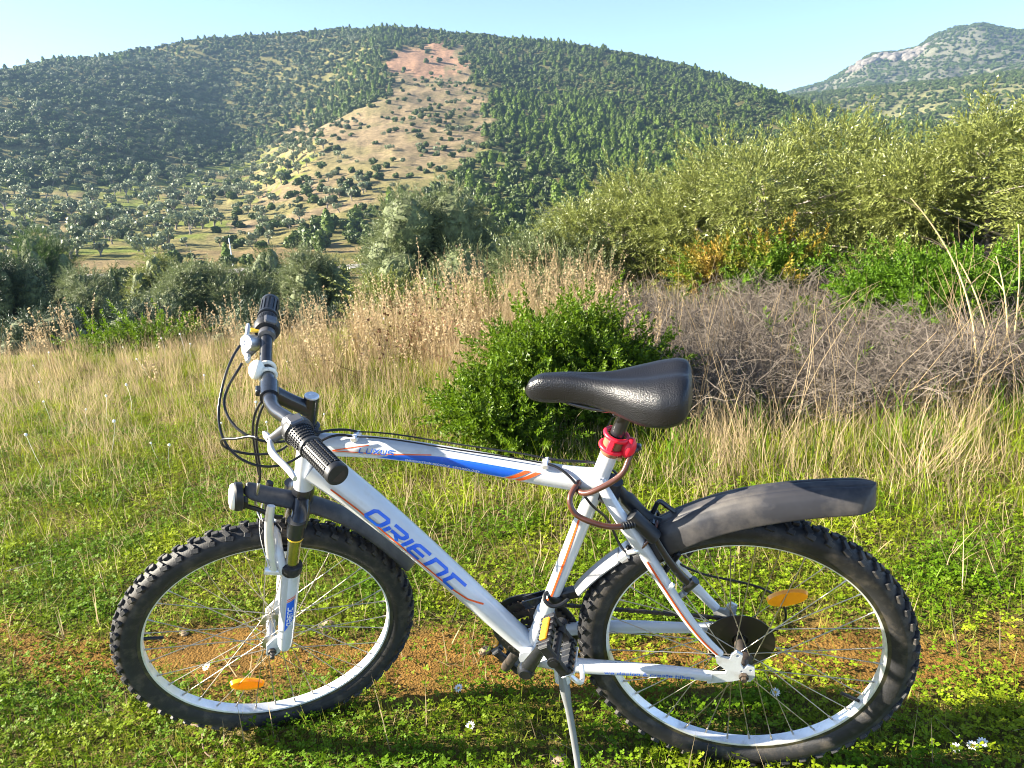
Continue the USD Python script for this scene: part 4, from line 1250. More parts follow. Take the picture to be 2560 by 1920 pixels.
def lathe_on(p, d, prof, n=28):
    """Revolve (height, radius) pairs about the line through p along d."""
    d = np.asarray(d, float) / np.linalg.norm(d)
    hs = np.array([q[0] for q in prof])
    rs = np.array([q[1] for q in prof])
    P = np.asarray(p, float) + hs[:, None] * d
    T = np.repeat(d[None], len(P), 0)
    r = np.array([0, 1.0, 0]) if abs(d[1]) < .9 else np.array([1.0, 0, 0])
    N = r - d * (r @ d)
    N /= np.linalg.norm(N)
    B = np.cross(d, N)
    a = np.linspace(0, 2 * np.pi, n, endpoint=False)
    V = (P[:, None] + rs[:, None, None] * (np.cos(a)[None, :, None] * N + np.sin(a)[None, :, None] * B)).reshape(-1, 3)
    k = np.arange(n)
    k2 = (k + 1) % n
    F = []
    for i in range(len(P) - 1):
        F += [np.stack([i * n + k, i * n + k2, (i + 1) * n + k2], 1), np.stack([i * n + k, (i + 1) * n + k2, (i + 1) * n + k], 1)]
    V = np.vstack([V, P[0], P[-1]])
    e = (len(P) - 1) * n
    F += [np.stack([k2, k, np.full(n, len(V) - 2)], 1), np.stack([e + k, e + k2, np.full(n, len(V) - 1)], 1)]
    return trimesh.Trimesh(V, np.vstack(F), process=False)


rad = math.radians
s_ax = np.array([-math.cos(HEAD), 0, math.sin(HEAD)])
n_ax = np.array([math.sin(HEAD), 0, math.cos(HEAD)])
HEADP = np.array([HX, 0, HZ])
BB = np.array([0.44, 0, 0.303])

# frame ------------------------------------------------------------
frame = thing('frame', None, None, parent=bike)
DT = Axis([(.838, .772), (.675, .597), (.545, .434), (.44, .303)], [.0375, .030, .0265, .0245])
dt = obj('down_tube', DT.mesh(), white, frame, smooth=40)
decal('frame_lettering', DT, lettering('ORIEnt', .140, .392, -0.0010, 0.0245, 0.27, 0.30), blue_d, frame, h=0.0009, label='large blue block lettering along the down tube')
line = sg.LineString([(.055, .001), (.124, .000), (.211, -.0052), (.292, -.0045), (.383, -.002), (.423, .005), (.455, .019)]).buffer(0.0019)
decal('pinstripe', DT, line, orange_d, frame, h=0.0006)
TT = Axis([(.842, .820), (.70, .812), (.549, .790), (.367, .753), (.262, .738)], [.024, .022, .0205, .0225, .0255])
obj('top_tube', TT.mesh(), white, frame, smooth=40)
dg = lambda r, d: r * rad(d)
decal('frame_lettering', TT, lettering('LUXUS', .116, .186, -0.0005, 0.0098, 0.22, 0.35), blue_d, frame, h=0.0008, edge=0.003, label='small blue lettering on the front of the top tube')
band = sg.Polygon([(.150, -.0085), (.20, .002), (.27, .0095), (.35, .0115), (.440, .0130), (.402, -.0115), (.33, -.0165), (.24, -.0150), (.19, -.012)])
decal('blue_band', TT, band, blue_d, frame, h=0.0005)
decal('small_lettering', TT, print_text('INNOVATION BICYCLE  TECHNOLOGY', .208, .357, -.0100, .0048), white_d, frame, h=0.0012, edge=0.004)
for a in (0, 0.019):
    decal('orange_slash', TT, sg.Polygon([(.405 + a, -.0125), (.444 + a, .0135), (.456 + a, .0135), (.417 + a, -.0125)]), orange_d, frame, h=0.0007 + a * 0.01)
decal('pinstripe', TT, sg.LineString([(.062, .001), (.135, .0155)]).buffer(.0010), orange_d, frame, h=0.0004)
decal('pinstripe', TT, sg.LineString([(.062, .000), (.16, -.001), (.26, .0105)]).buffer(.0010), orange_d, frame, h=0.0006)
ST = Axis([(.236, .815), (.44, .303)], [.0168, .0168])
obj('seat_tube', ST.mesh(24, 8), white, frame, smooth=40)
decal('pinstripe', ST, sg.LineString([(.170, .0085), (.268, .0048), (.385, .0024), (.402, .0155)]).buffer(.0021), orange_d, frame)
obj('head_tube', cat(rod(HEADP, HEADP + s_ax * .142, .0205, 28)), white, frame, smooth=40)
bbs = rod(BB + [0, -.036, 0], BB + [0, .036, 0], .021, 28)
obj('bottom_bracket_shell', bbs, white, frame, smooth=40)
# gusset between the head tube and the down tube
for sy, nm in ((1, 'left'), (-1, 'right')):
    hub_y = .066 * sy
    ss = spline([(.262, .012 * sy, .748), (.232, .030 * sy, .690), (.185, .036 * sy, .605), (.135, .050 * sy, .512), (.045, .063 * sy, .379)], 28)
    obj('seat_stay', tube(ss, np.interp(np.linspace(0, 1, 28), [0, .3, .55, 1], [.0125, .0165, .0145, .0095]), 16, squash=(1, .85)), white, frame, smooth=40)
    if sy > 0:
        L = []
        for t in np.linspace(.42, .98, 26):
            i = t * 27
            c = np.array([np.interp(i, np.arange(28), ss[:, k]) for k in range(3)])
            d = np.array([np.interp(i + .3, np.arange(28), ss[:, k]) for k in range(3)]) - np.array([np.interp(i - .3, np.arange(28), ss[:, k]) for k in range(3)])
            d /= np.linalg.norm(d)
            r = np.interp(t, [0, .3, .55, 1], [.0125, .0165, .0145, .0095])
            out = np.array([0.20, 0.90, 0.25]); out -= d * (out @ d); out /= np.linalg.norm(out)
            L.append(c + out * (r * .93 - .0008))
        obj('pinstripe', tube(np.array(L), .0022, 8), orange_d, frame, smooth=True)
    cs = spline([(.43, .036 * sy, .306), (.36, .050 * sy, .312), (.20, .060 * sy, .328 - .008), (.06, .066 * sy, .320)], 24)
    cs_rad = np.interp(np.linspace(0, 1, 24), [0, .35, 1], [.0155, .0165, .0115])
    if sy > 0:
        cs_left = cs
    obj('chain_stay', tube(cs, np.interp(np.linspace(0, 1, 24), [0, .35, 1], [.0155, .0165, .0115]), 16, squash=(1.05, .8)), white, frame, smooth=40)
    # dropout plate
    dp = sg.Polygon([(.068, .306), (.022, .316), (.006, .322), (-.012, .318), (-.020, .330), (-.019, .352), (-.008, .356), (.000, .346), (.008, .362), (.004, .384), (.014, .391), (.022, .384), (.026, .372), (.052, .378), (.050, .362), (.030, .342), (.034, .333), (.070, .330)]).buffer(.0025).buffer(-.001)
    for hx, hz, hr in ((.012, .383, .0032), (-.013, .347, .0028), (.004, .343, .0024), (-.006, .334, .0024)):
        dp = dp.difference(sg.Point(hx, hz).buffer(hr))
    pl = trimesh.creation.extrude_polygon(dp, .006, engine='earcut')
    v = np.array(pl.vertices)
    pl = trimesh.Trimesh(np.stack([v[:, 0], hub_y + sy * v[:, 2] - sy * .001, v[:, 1]], 1), pl.faces[:, ::-1] if sy > 0 else pl.faces, process=False)
    obj('dropout', pl, greyp, frame)
class StayAxis:
    """Left chain stay: u from front to back, arc round it from the outer side upwards."""
    def at(s, u, arc, h):
        P = cs_left
        x = P[0, 0] - np.asarray(u)
        y, z = (np.interp(-x, -P[:, 0], P[:, k]) for k in (1, 2))
        r = np.interp(-x, -P[:, 0], cs_rad)
        th = arc / r
        return np.stack([x, y + (r * .8 + h) * np.cos(th), z + (r * 1.05 + h) * np.sin(th)], -1)


decal('small_lettering', StayAxis(), print_text('we design & create bikes', .155, .335, -.0045, .0070, .1), blue_d, frame, h=0.0014, edge=0.003)
# the bridge that carries the mudguard, and small studs
obj('stay_bridge', rod((.190, -.036, .612), (.190, .036, .612), .007), white, frame, smooth=40)
obj('cantilever_stud', rod((.128, .040, .492), (.110, .050, .520), .006), steel, frame, smooth=40)
obj('cable_stop', rbox((.016, .006, .008), .0015, (.135, .064, .545), Rot.from_euler('y', 55, degrees=True).as_matrix()), white_d, frame)

# head set, stem, seat post ---------------------------------------
head_m = Rot.identity()


obj('headset_cup', lathe_on(HEADP, -s_ax, [(-.006, .0215), (0, .0235), (.006, .0235), (.008, .021)]), black_mt, bike, smooth=35)
obj('headset_cup', lathe_on(HEADP + s_ax * .138, s_ax, [(0, .0225), (.004, .0245), (.012, .0245), (.016, .0215), (.022, .0215), (.024, .018)]), black_mt, bike, smooth=35)
seat_d = np.array([-.370, 0, .929])
seat_top = np.array([.236, 0, .815])
obj('seat_post', rod(seat_top - seat_d * .05, seat_top + seat_d * .085, .0136, 24), black_mt, bike, smooth=40)
clampc = seat_top - seat_d * .012
obj('seat_collar', cat(lathe_on(clampc, seat_d, [(-.004, .0175), (.0, .0190), (.030, .0190), (.034, .0150)])), rust, bike, smooth=35)
obj('collar_bolt', cat(rod(clampc + [-.018, -.014, -.004], clampc + [-.018, .022, -.004], .0045, 10), rbox((.014, .016, .012), .002, clampc + [-.020, 0, -.004])), steel, bike, smooth=35)

# red silicone tail light strapped round the collar
light = thing('tail_light', None, None, parent=bike)
lc = clampc + seat_d * .024
S_ = basis(seat_d, (1, 0, 0))
strap = []
for hh in (-.0135, .0135):
    a = np.linspace(0, 2 * np.pi, 33)
    ring = lc + seat_d * hh + np.stack([.0215 * (np.cos(q) * S_[:, 1] + np.sin(q) * S_[:, 2]) for q in a])
    strap.append(tube(ring, .0045, 10, cap=False))
# two webs that tie the bands, and the lamp head behind
for q in (-0.25, 1.75):
    dirv = math.cos(q) * np.array([0, 1.0, 0]) + math.sin(q) * np.cross(seat_d, [0, 1.0, 0])
    strap.append(rbox((.027, .012, .006), .002, lc + dirv * .0215, basis(seat_d, dirv)))
obj('strap', cat(*strap), red_si, light, smooth=40)
back = np.cross([0, 1.0, 0], seat_d)
back = back / np.linalg.norm(back) * (-1 if back[0] > 0 else 1)
obj('lamp_head', xf(trimesh.creation.icosphere(3, 1.0), basis(seat_d, back) @ np.diag([.021, .017, .013]), lc + back * .028 + np.array([0, .006, 0])), red_si, light, smooth=True)

# saddle -----------------------------------------------------------
saddle = thing('saddle', None, None, parent=bike)
sx_ = np.array([.386, .375, .350, .310, .270, .230, .200, .170, .140, .115, .100, .092])
hw = np.array([.004, .016, .0215, .0240, .0290, .0430, .0600, .0750, .0830, .0815, .0680, .032])
zt = np.array([.936, .954, .964, .965, .962, .960, .961, .963, .967, .970, .967, .956])
zb = np.array([.928, .917, .912, .911, .906, .896, .886, .880, .880, .887, .902, .926])
fx = [PchipInterpolator(sx_[::-1], q[::-1]) for q in (hw, zt, zb)]
xs = np.r_[np.linspace(.386, .366, 10), np.linspace(.362, .112, 60), np.linspace(.109, .092, 10)]
nph = 64
ring_t = np.linspace(0, 2 * np.pi, nph, endpoint=False)
SV = []
for x in xs:
    w, t_, b_ = (float(f(x)) for f in fx)
    rear = sstep(.24, .14, x)
    for a in ring_t:
        c, s2 = math.cos(a), math.sin(a)
        if s2 >= 0:      # upper side
            y = w * np.sign(c) * abs(c) ** 0.72
            z0 = b_ + .30 * (t_ - b_)
            z = z0 + (t_ - z0) * s2 ** (0.62)
            g = np.exp(-(y / .011) ** 2) * .0085 * sstep(.33, .16, x)
            z += (-g + .004 * rear * np.exp(-((abs(y) - .038) / .022) ** 2))
        else:            # skirt turning under
            y = w * np.sign(c) * abs(c) ** 0.5 * (1 - .10 * abs(s2) ** 2)
            z = b_ + .30 * (t_ - b_) * (1 - abs(s2) ** 1.3)
            if abs(c) < .55:
                z += .010 * (1 - abs(c) / .55)
        SV.append((x, y, z))
SV = np.array(SV)
m_ = len(xs)
k = np.arange(nph)
k2 = (k + 1) % nph
SF = []
for i in range(m_ - 1):
    SF += [np.stack([i * nph + k, i * nph + k2, (i + 1) * nph + k2], 1), np.stack([i * nph + k, (i + 1) * nph + k2, (i + 1) * nph + k], 1)]
SV = np.vstack([SV, SV[:nph].mean(0), SV[-nph:].mean(0)])
SF += [np.stack([k2, k, np.full(nph, len(SV) - 2)], 1), np.stack([(m_ - 1) * nph + k, (m_ - 1) * nph + k2, np.full(nph, len(SV) - 1)], 1)]
sm = trimesh.Trimesh(SV, np.vstack(SF), process=False)
if sm.volume < 0:
    sm.invert()
trimesh.smoothing.filter_taubin(sm, iterations=8)
obj('saddle_cover', sm, saddle_m, saddle, smooth=True)
for sy in (-1, 1):
    obj('saddle_rail', tube(spline([(.335, .010 * sy, .925), (.27, .020 * sy, .905), (.20, .022 * sy, .900), (.13, .034 * sy, .922)], 14), .0035, 8), black_mt, saddle, smooth=True)
obj('red_reflector', cat(lathe_on((.150, -.03, .868), (-.8, .2, -.1), [(0, .004), (.003, .008), (.008, .007), (.010, .002)], 14), rod((.152, -.03, .872), (.165, -.028, .900), .003, 6)), red_si, saddle, smooth=35)
obj('rail_clamp', cat(rbox((.05, .052, .016), .003, (.205, 0, .898)), rod((.205, -.03, .898), (.205, .03, .898), .006)), black_mt, saddle, smooth=35)

# wheels -----------------------------------------------------------
def tyre_mesh(seed):
    r0 = np.random.default_rng(seed)
    prof = []
    for a in np.linspace(-2.55, 2.55, 32):
        prof.append((RT - .0295 + .0235 * math.cos(a) + (.0045 * math.cos(a) if math.cos(a) < 0 else 0), .0250 * math.sin(a)))
    body = lathe(prof, 144)
    knobs = []
    nk = 56
    for i in range(nk):
        for kind in range(5):
            if kind < 2:      # shoulder knobs
                sy = (-1, 1)[kind]
                a = 2 * math.pi * (i + .25 * (kind == 1)) / nk
                phi = .80 * sy
                size = (.0170 if i % 2 else .0140, .0100, .0085)
                skew = .25 * sy
            else:             # chevrons in the middle
                j = kind - 2
                a = 2 * math.pi * (i + (.5, .12, .12)[j]) / nk
                phi = (0, .38, -.38)[j]
                size = ((.0140, .0100, .0070), (.0095, .0180, .0075), (.0095, .0180, .0075))[j]
                skew = (0, -.6, .6)[j]
            rad_ = RT - .0295 + (.0235 + .003) * math.cos(phi)
            er = np.array([math.cos(a), 0, math.sin(a)])
            et = np.array([-math.sin(a), 0, math.cos(a)])
            ey = np.array([0, 1.0, 0])
            up_ = math.cos(phi) * er + math.sin(phi) * ey
            side = np.cross(et, up_)
            t2 = math.cos(skew) * et + math.sin(skew) * side
            Rm = np.stack([t2, np.cross(up_, t2), up_], 1)
            c = er * rad_ + ey * (.0280 * math.sin(phi))
            knobs.append(rbox(size, .0009, c, Rm))
    return body, cat(*knobs)


rim_prof = [(.2785, -.0131), (.2735, -.0133), (.2700, -.0118), (.2680, 0), (.2700, .0118), (.2735, .0133), (.2785, .0131), (.2785, 0)]
wall_prof = [(.2735, .0136), (.2860, .0142), (.2860, .0128), (.2735, .0126)]


track_m = plain('dark_rim_wall', (0.030, 0.028, 0.022), 0.4, 0.2, 60, dirt=((0.20, 0.16, 0.06), 25.0, 0.5, 0.8, 0.6))


def wheel(name, parent, matrix, valve_a, refl_a, seed, cluster):
    w = thing(name, None, None, parent=parent, matrix=matrix)
    body, knobs = tyre_mesh(seed)
    obj('tyre', body, rubber, w, smooth=40)
    obj('tread', knobs, rubber, w)
    obj('rim', lathe(rim_prof, 120, closed=True), alloy, w, smooth=35)
    for s_ in (1, -1):
        obj('brake_track', lathe([(a_, s_ * b_) for a_, b_ in wall_prof], 120, closed=True), track_m, w, smooth=30)
    hubp = [(-.050, .005), (-.050, .009), (-.040, .013), (-.034, .0225), (-.030, .0225), (-.027, .012), (.027, .012), (.030, .0225), (.034, .0225), (.040, .013), (.050, .009), (.050, .005)]
    obj('hub', lathe_on((0, 0, 0), (0, 1, 0), hubp), gear_m if cluster else steel, w, smooth=35)
    for i in range(36):
        sy = 1 if i % 2 else -1
        ar = 2 * math.pi * (i + .5) / 36
        ah = ar + (1 if (i // 2) % 2 else -1) * 1.02
        p0 = np.array([.0205 * math.cos(ah), sy * (.0325 + .002 * ((i // 2) % 2)), .0205 * math.sin(ah)])
        p1 = np.array([.2690 * math.cos(ar), .002 * sy, .2690 * math.sin(ar)])
        sp = rod(p0, p1, .00115, 6)
        nip = rod(p1 + (p0 - p1) * .05, p1, .0022, 6)
        obj('spoke', cat(sp, nip), spoke_m, w, smooth=True)
    va = valve_a
    obj('valve', rod((.268 * math.cos(va), 0, .268 * math.sin(va)), (.228 * math.cos(va), 0, .228 * math.sin(va)), .0036, 10), black_pl, w, smooth=40)
    rx, rz, ang = refl_a
    el = sg.Point(0, 0).buffer(1, 24)
    el = affinity.scale(el, .040, .0165)
    lens = trimesh.creation.extrude_polygon(el, .010, engine='earcut')
    v = np.array(lens.vertices)
    inner = v[:, 2] > .005
    v[inner, :2] *= .94
    ca_, sa_ = math.cos(ang), math.sin(ang)
    pv = np.stack([rx + v[:, 0] * ca_ - v[:, 1] * sa_, .004 + v[:, 2], rz + v[:, 0] * sa_ + v[:, 1] * ca_], 1)
    m = trimesh.Trimesh(pv, lens.faces, process=False)
    if m.volume < 0:
        m.invert()
    obj('reflector', m, amber, w, smooth=30, label='oval amber spoke reflector')
    return w


wheel('rear_wheel', bike, Gf.Matrix4d(1, 0, 0, 0, 0, 1, 0, 0, 0, 0, 1, 0, 0, 0, RT, 1), math.radians(208.5), (-.083, .146, -.30 + math.pi), 3, True)
obj('rear_axle', cat(rod((0, -.085, RT), (0, .085, RT), .005, 10), lathe_on((0, .073, RT), (0, 1, 0), [(0, .0095), (.007, .0095), (.007, .006), (.013, .0055)], 6)), gear_m, bike, smooth=30)

# steered assembly ----------------------------------------------------
def rotS(v):
    v = np.asarray(v, float)
    c, s2 = math.cos(STEER), math.sin(STEER)
    return v * c + np.cross(s_ax, v) * s2 + s_ax * (s_ax @ v) * (1 - c)


SM = np.stack([rotS(n_ax), rotS([0, 1.0, 0]), s_ax], 1)
St = lambda p: HEADP + np.atleast_2d(np.asarray(p, float)) @ SM.T      # steered (u, v, w) to bicycle space
hub_l = St((RAKE, 0, -LEG))[0]
front_rot = np.stack([SM[:, 0], SM[:, 1], SM[:, 2]], 1)
wheel('front_wheel', bike, Gf.Matrix4d(*SM[:, 0], 0, *SM[:, 1], 0, *SM[:, 2], 0, *hub_l, 1), math.radians(2), (.047, -.166, .12), 4, False)


def stube(P, r, n=12, **k):
    return tube(St(P), r, n, **k)


fork = thing('fork', None, None, parent=bike)
obj('fork_crown', cat(stube([(0, 0, -.004), (0, 0, -.030)], [.021, .0235], 24), stube(spline([(.012, -.062, -.050), (.004, -.03, -.030), (.002, 0, -.026), (.004, .03, -.030), (.012, .062, -.050)], 20), [.019] * 20, 16),
                      stube([(.014, .060, -.032), (.014, .060, -.075)], [.0195, .0175], 20), stube([(.014, -.060, -.032), (.014, -.060, -.075)], [.0195, .0175], 20)), black_mt, fork, smooth=40)
for sy in (1, -1):
    y = .060 * sy
    obj('stanchion', stube([(.014, y, -.07), (.016, y, -.19)], .0140, 22), chrome, fork, smooth=40)
    obj('stanchion_ring', stube([(.014, y, -.074), (.0141, y, -.080)], .0165, 22), yellow, fork, smooth=40)
    obj('dust_boot', lathe_on(St((.016, y, -.150))[0], -s_ax, [(0, .0165), (.003, .0215), (.012, .0225), (.022, .0215), (.026, .019)]), rubber, fork, smooth=35)
    legp = [(.0, .0185), (.02, .0192), (.10, .0186), (.20, .0172), (.225, .0160), (.238, .012), (.243, .004)]
    lower = lathe_on(St((.016, y, -.170))[0], -s_ax, legp, 26)
    obj('fork_leg', lower, white, fork, smooth=40)
    drop = sg.Polygon([(.010, -.345), (.030, -.375), (.052, -.405), (.052, -.432), (.034, -.434), (.008, -.400)]).buffer(.003)
    pl = trimesh.creation.extrude_polygon(drop, .006, engine='earcut')
    v = np.array(pl.vertices)
    obj('fork_dropout', trimesh.Trimesh(St(np.stack([v[:, 0], .053 * sy - .003 + v[:, 2], v[:, 1]], 1)), pl.faces[:, ::-1], process=False), greyp, fork)
obj('fork_arch', stube(spline([(.030, -.060, -.175), (.045, -.045, -.120), (.050, 0, -.100), (.045, .045, -.120), (.030, .060, -.175)], 24), .010, 14, squash=(1, .7)), white, fork, smooth=40)
obj('front_axle', cat(stube([(RAKE, -.075, -LEG), (RAKE, .078, -LEG)], .005, 10), lathe_on(St((RAKE, .057, -LEG))[0], SM[:, 1], [(0, .0095), (.007, .0095), (.007, .006), (.012, .005)], 6)), gear_m, fork, smooth=30)


class LegAxis:
    """Left fork leg: u up the leg, arc round it from its outer side towards the rear."""
    def at(s, u, arc, h):
        r = .0185
        th = arc / r + rad(20)
        q = np.stack([.016 - (r + h) * np.sin(th), .060 + (r + h) * np.cos(th), u], -1)
        return St(q.reshape(-1, 3)).reshape(q.shape)


LA = LegAxis()
decal('fork_panel', LA, sg.Polygon([(-.337, -.012), (-.300, .004), (-.2385, .004), (-.250, -.012)]), blue_d, fork, h=.0008)
txt = lettering('ORIEnt', -.318, -.262, .0010, .0090, .24, .1, flip=-1)
decal('fork_lettering', LA, txt, white_d, fork, h=.0014, label='white lettering on the blue panel of the left fork leg')
for o in (0, .0055):
    decal('orange_stripe', LA, sg.Polygon([(-.2475 + o, -.012), (-.236 + o, .006), (-.2335 + o, .006), (-.245 + o, -.012)]), orange_d, fork, h=.0008)

# handlebar, stem
bars = thing('handlebar', None, None, parent=bike)
barP = np.array([(.070, -.310, .2755), (.078, -.235, .279), (.081, -.165, .272), (.0825, -.125, .254), (.0825, -.085, .239), (.0795, -.045, .236), (.0785, 0, .236), (.0765, .045, .238), (.068, .080, .243), (.052, .118, .253), (.040, .155, .256), (.020, .205, .256), (-.017, .300, .267)])
barS = spline(barP, 70)
obj('bar_tube', stube(barS, np.where(np.abs(barS[:, 1]) < .05, .0138, .0125), 18), black_mt, bars, smooth=40)
stem = obj('stem', cat(stube([(0, 0, .160), (0, 0, .226)], .0145, 24), stube([(0, 0, .165), (0, 0, .158), (0, 0, .150)], [.0165, .0175, .0165], 20),
                       stube(spline([(.0, 0, .196), (.04, 0, .215), (.074, 0, .233)], 10), [.0175, .0165, .0155, .0150, .0150, .0150, .0150, .0155, .016, .0165], 18, squash=(1.0, .85)),
                       stube([(.0785, -.024, .236), (.0785, .024, .236)], .0185, 22), rbox((.012, .020, .014), .002, St((.098, 0, .236))[0], SM)), black_mt, bike, smooth=40)
obj('stem_cap', cat(lathe_on(St((0, 0, .2255))[0], s_ax, [(0, .0140), (.003, .0140), (.0045, .012), (.0045, .006), (.0015, .0055)])), silver, bike, smooth=30)


def bar_at(v, dv=.02):
    i = np.argsort(barS[:, 1])
    f = lambda q: np.array([np.interp(q, barS[i, 1], barS[i, k]) for k in range(3)])
    d = f(v + dv) - f(v - dv)
    return f(v), d / np.linalg.norm(d)


def grip_mesh(v0, v1, rows=13, cols=14):
    """A flanged rubber grip with rows of raised studs."""
    p0, p1 = bar_at(v0)[0], bar_at(v1, .004)[0]
    d = (p1 - p0) / np.linalg.norm(p1 - p0)
    L = np.linalg.norm(p1 - p0)
    sleeve = lathe_on(p0, d, [(0, .0180), (.002, .0210), (.008, .0210), (.010, .0168), (L - .014, .0168), (L - .012, .0196), (L - .003, .0198), (L, .0180)], 26)
    R = basis(d, (0, 0, 1))
    st = []
    one = trimesh.creation.box((1, 1, 1))
    for i in range(rows):
        x = .014 + (L - .032) * i / (rows - 1)
        for j in range(cols):
            a = 2 * math.pi * j / cols
            n_ = math.cos(a) * R[:, 1] + math.sin(a) * R[:, 2]
            Q = np.stack([d * .0040, np.cross(n_, d) * .0046, n_ * .0050], 1)
            st.append(xf(one, Q, p0 + d * x + n_ * .0168))
    return cat(sleeve), cat(*st), p0, d, R


for sgn, v0, v1 in ((1, .205, .300), (-1, -.222, -.310)):
    g, studs, p0, d, R = grip_mesh(v0, v1)
    w = lambda m: trimesh.Trimesh(St(m.vertices), m.faces, process=False)
    gp = obj('grip', w(g), black_pl, bars, smooth=35)
    obj('grip_studs', w(studs), black_pl, bars)
    # twist shifter: collar with a studded barrel
    a0, d0 = bar_at(.148 * sgn if sgn > 0 else -.168)
    dd = (p0 - a0) / np.linalg.norm(p0 - a0)
    Ls = np.linalg.norm(p0 - a0)
    obj('twist_shifter', w(lathe_on(a0, dd, [(0, .015), (.002, .0245), (.010, .0270), (.020, .0270), (.024, .0225), (.030, .0215), (Ls - .006, .0185), (Ls - .001, .0180)], 30)), black_pl, bars, smooth=35)
    st = []
    R2 = basis(dd, (0, 0, 1))
    one = trimesh.creation.box((1, 1, 1))
    for i in range(5):
        x = .0265 + (Ls - .034) * i / 4
        for j in range(30):
            q = 2 * math.pi * j / 30
            n_ = math.cos(q) * R2[:, 1] + math.sin(q) * R2[:, 2]
            st.append(xf(one, np.stack([dd * .003, np.cross(n_, dd) * .0025, n_ * .003], 1), a0 + dd * x + n_ * (.0222 - .0035 * i / 4)))
    obj('shifter_studs', w(cat(*st)), black_pl, bars)
    # gear window on top
    upv = R2[:, 2] if R2[2, 2] > 0 else -R2[:, 2]
    fwd_ = np.array([1.0, 0, 0]) - dd * dd[0]
    fwd_ /= np.linalg.norm(fwd_)
    wn = math.cos(.25) * upv + math.sin(.25) * (fwd_ if sgn > 0 else -fwd_)
    obj('gear_window', w(rbox((.022, .026, .010), .003, a0 + dd * .012 + wn * .0245, np.stack([dd, np.cross(wn, dd), wn], 1))), pewter, bars, smooth=20)
    # brake lever: clamp and perch forward of the bar, then the blade out towards the grip
    c0 = a0 - dd * .010
    dn = np.array([0.58, 0, -0.81]) if sgn > 0 else np.array([.66, 0, -.75])
    perch = cat(w(lathe_on(c0 - dd * .008, dd, [(0, .0145), (.001, .0172), (.015, .0172), (.016, .0145)], 22)),
                w(tube(spline([c0 + dn * .012, c0 + dn * .030 - dd * .004, c0 + dn * .052 - dd * .012], 10), [.0120, .0115, .0115, .0110, .0105, .0100, .0095, .0090, .0085, .008], 12, squash=(1.0, .75))))
    obj('lever_perch', perch, pewter, bars, smooth=40)
    tip = [c0 + dn * .050 - dd * .010, c0 + dn * .062 + dd * .012, c0 + dn * .062 + dd * .035, c0 + dn * .058 + dd * .075, c0 + dn * .058 + dd * .102]
    obj('brake_lever', w(tube(spline(tip, 26), np.interp(np.linspace(0, 1, 26), [0, .2, .5, .9, 1], [.0085, .0105, .0080, .0085, .006]), 14, squash=(1.0, .62), ref=(0, 0, 1))), silver, bars, smooth=40)
    barrel0 = c0 + dn * .052 - dd * .012
    obj('cable_adjuster', w(cat(rod(barrel0, barrel0 - dd * .016, .0062, 12), rod(barrel0 - dd * .016, barrel0 - dd * .024, .0042, 10))), silver, bars, smooth=30)
    if sgn < 0:
        bell = c0 + dn * .034 + np.array([.010, .010, .012])
        obj('bell', w(lathe_on(bell, np.array([.72, .62, .30]), [(-.014, .0150), (-.012, .0165), (.008, .0170), (.011, .0155), (.0115, .006), (.010, .0055)], 26)), brushed, bars, smooth=30)
        obj('yellow_tab', w(rbox((.012, .020, .004), .001, a0 + np.array([.022, -.0, .004]), R2)), yellow, bars)

# ivory reflector ring on the right half of the bar
c, d = bar_at(-.070)
R = basis(d, (1, 0, 0))
rings = []
for o in (-.011, .011):
    a = np.linspace(0, 2 * np.pi, 29)
    rings.append(tube(St(np.array([c + d * o + .0155 * (math.cos(q) * R[:, 1] + math.sin(q) * R[:, 2]) for q in a])), .0042, 10, cap=False))
fr = np.array([.86, 0, .25])
fr -= d * (fr @ d)
fr /= np.linalg.norm(fr)
head = xf(trimesh.creation.icosphere(3, 1.0), basis(d, fr) @ np.diag([.0215, .0185, .015]), c + fr * .0205)
obj('lamp_strap', cat(*rings, trimesh.Trimesh(St(head.vertices), head.faces, process=False)), ivory, bars, smooth=40, label='ivory silicone front light strapped to the bar')

# cable housings
hous = plain('cable_housing', (0.012, 0.012, 0.014), 0.3, 0.2, 60)
R_adj = np.array([.120, -.125, .232])


def cable(P, r=.0026, steered=True, m=40, mat=hous, name='cable', n=8):
    P = spline(P, m)
    return obj(name, tube(St(P) if steered else P, r, n), mat, bike, smooth=True)


inv = lambda L: (np.asarray(L, float) - HEADP) @ SM
clip1 = inv((.735, .012, .842))
clip1b = inv((.735, -.006, .844))
cable([(.132, -.128, .262), (.150, -.095, .240), (.164, -.05, .203), (.166, 0, .160), (.146, .03, .123), (.099, .05, .100), (.04, .06, .112), inv((.80, .03, .842)), clip1], m=60)
cable([(.128, -.115, .228), (.146, -.075, .212), (.158, -.03, .186), (.140, .01, .165), (.109, .04, .158), (.07, .045, .150), (.02, .03, .150), inv((.78, .0, .852)), clip1b], m=60)
cable([(.100, .112, .206), (.116, .095, .198), (.134, .08, .183), (.160, .05, .158), (.158, .035, .135), (.137, .02, .111), (.088, .02, .103), (.04, .015, .120)], m=50)
cable([(.086, .004, .212), (.098, .006, .16), (.094, .012, .10), (.088, .018, .06), (.090, .020, .03)], m=24)
cable([(.088, -.01, .212), (.104, -.012, .16), (.098, -.005, .09), (.090, .01, .045)], m=24)
obj('brake_noodle', stube(spline([(.090, .020, .032), (.092, .012, -.010), (.090, .0, -.050), (.080, .02, -.064)], 12), .0032, 8), steel, bike, smooth=True)
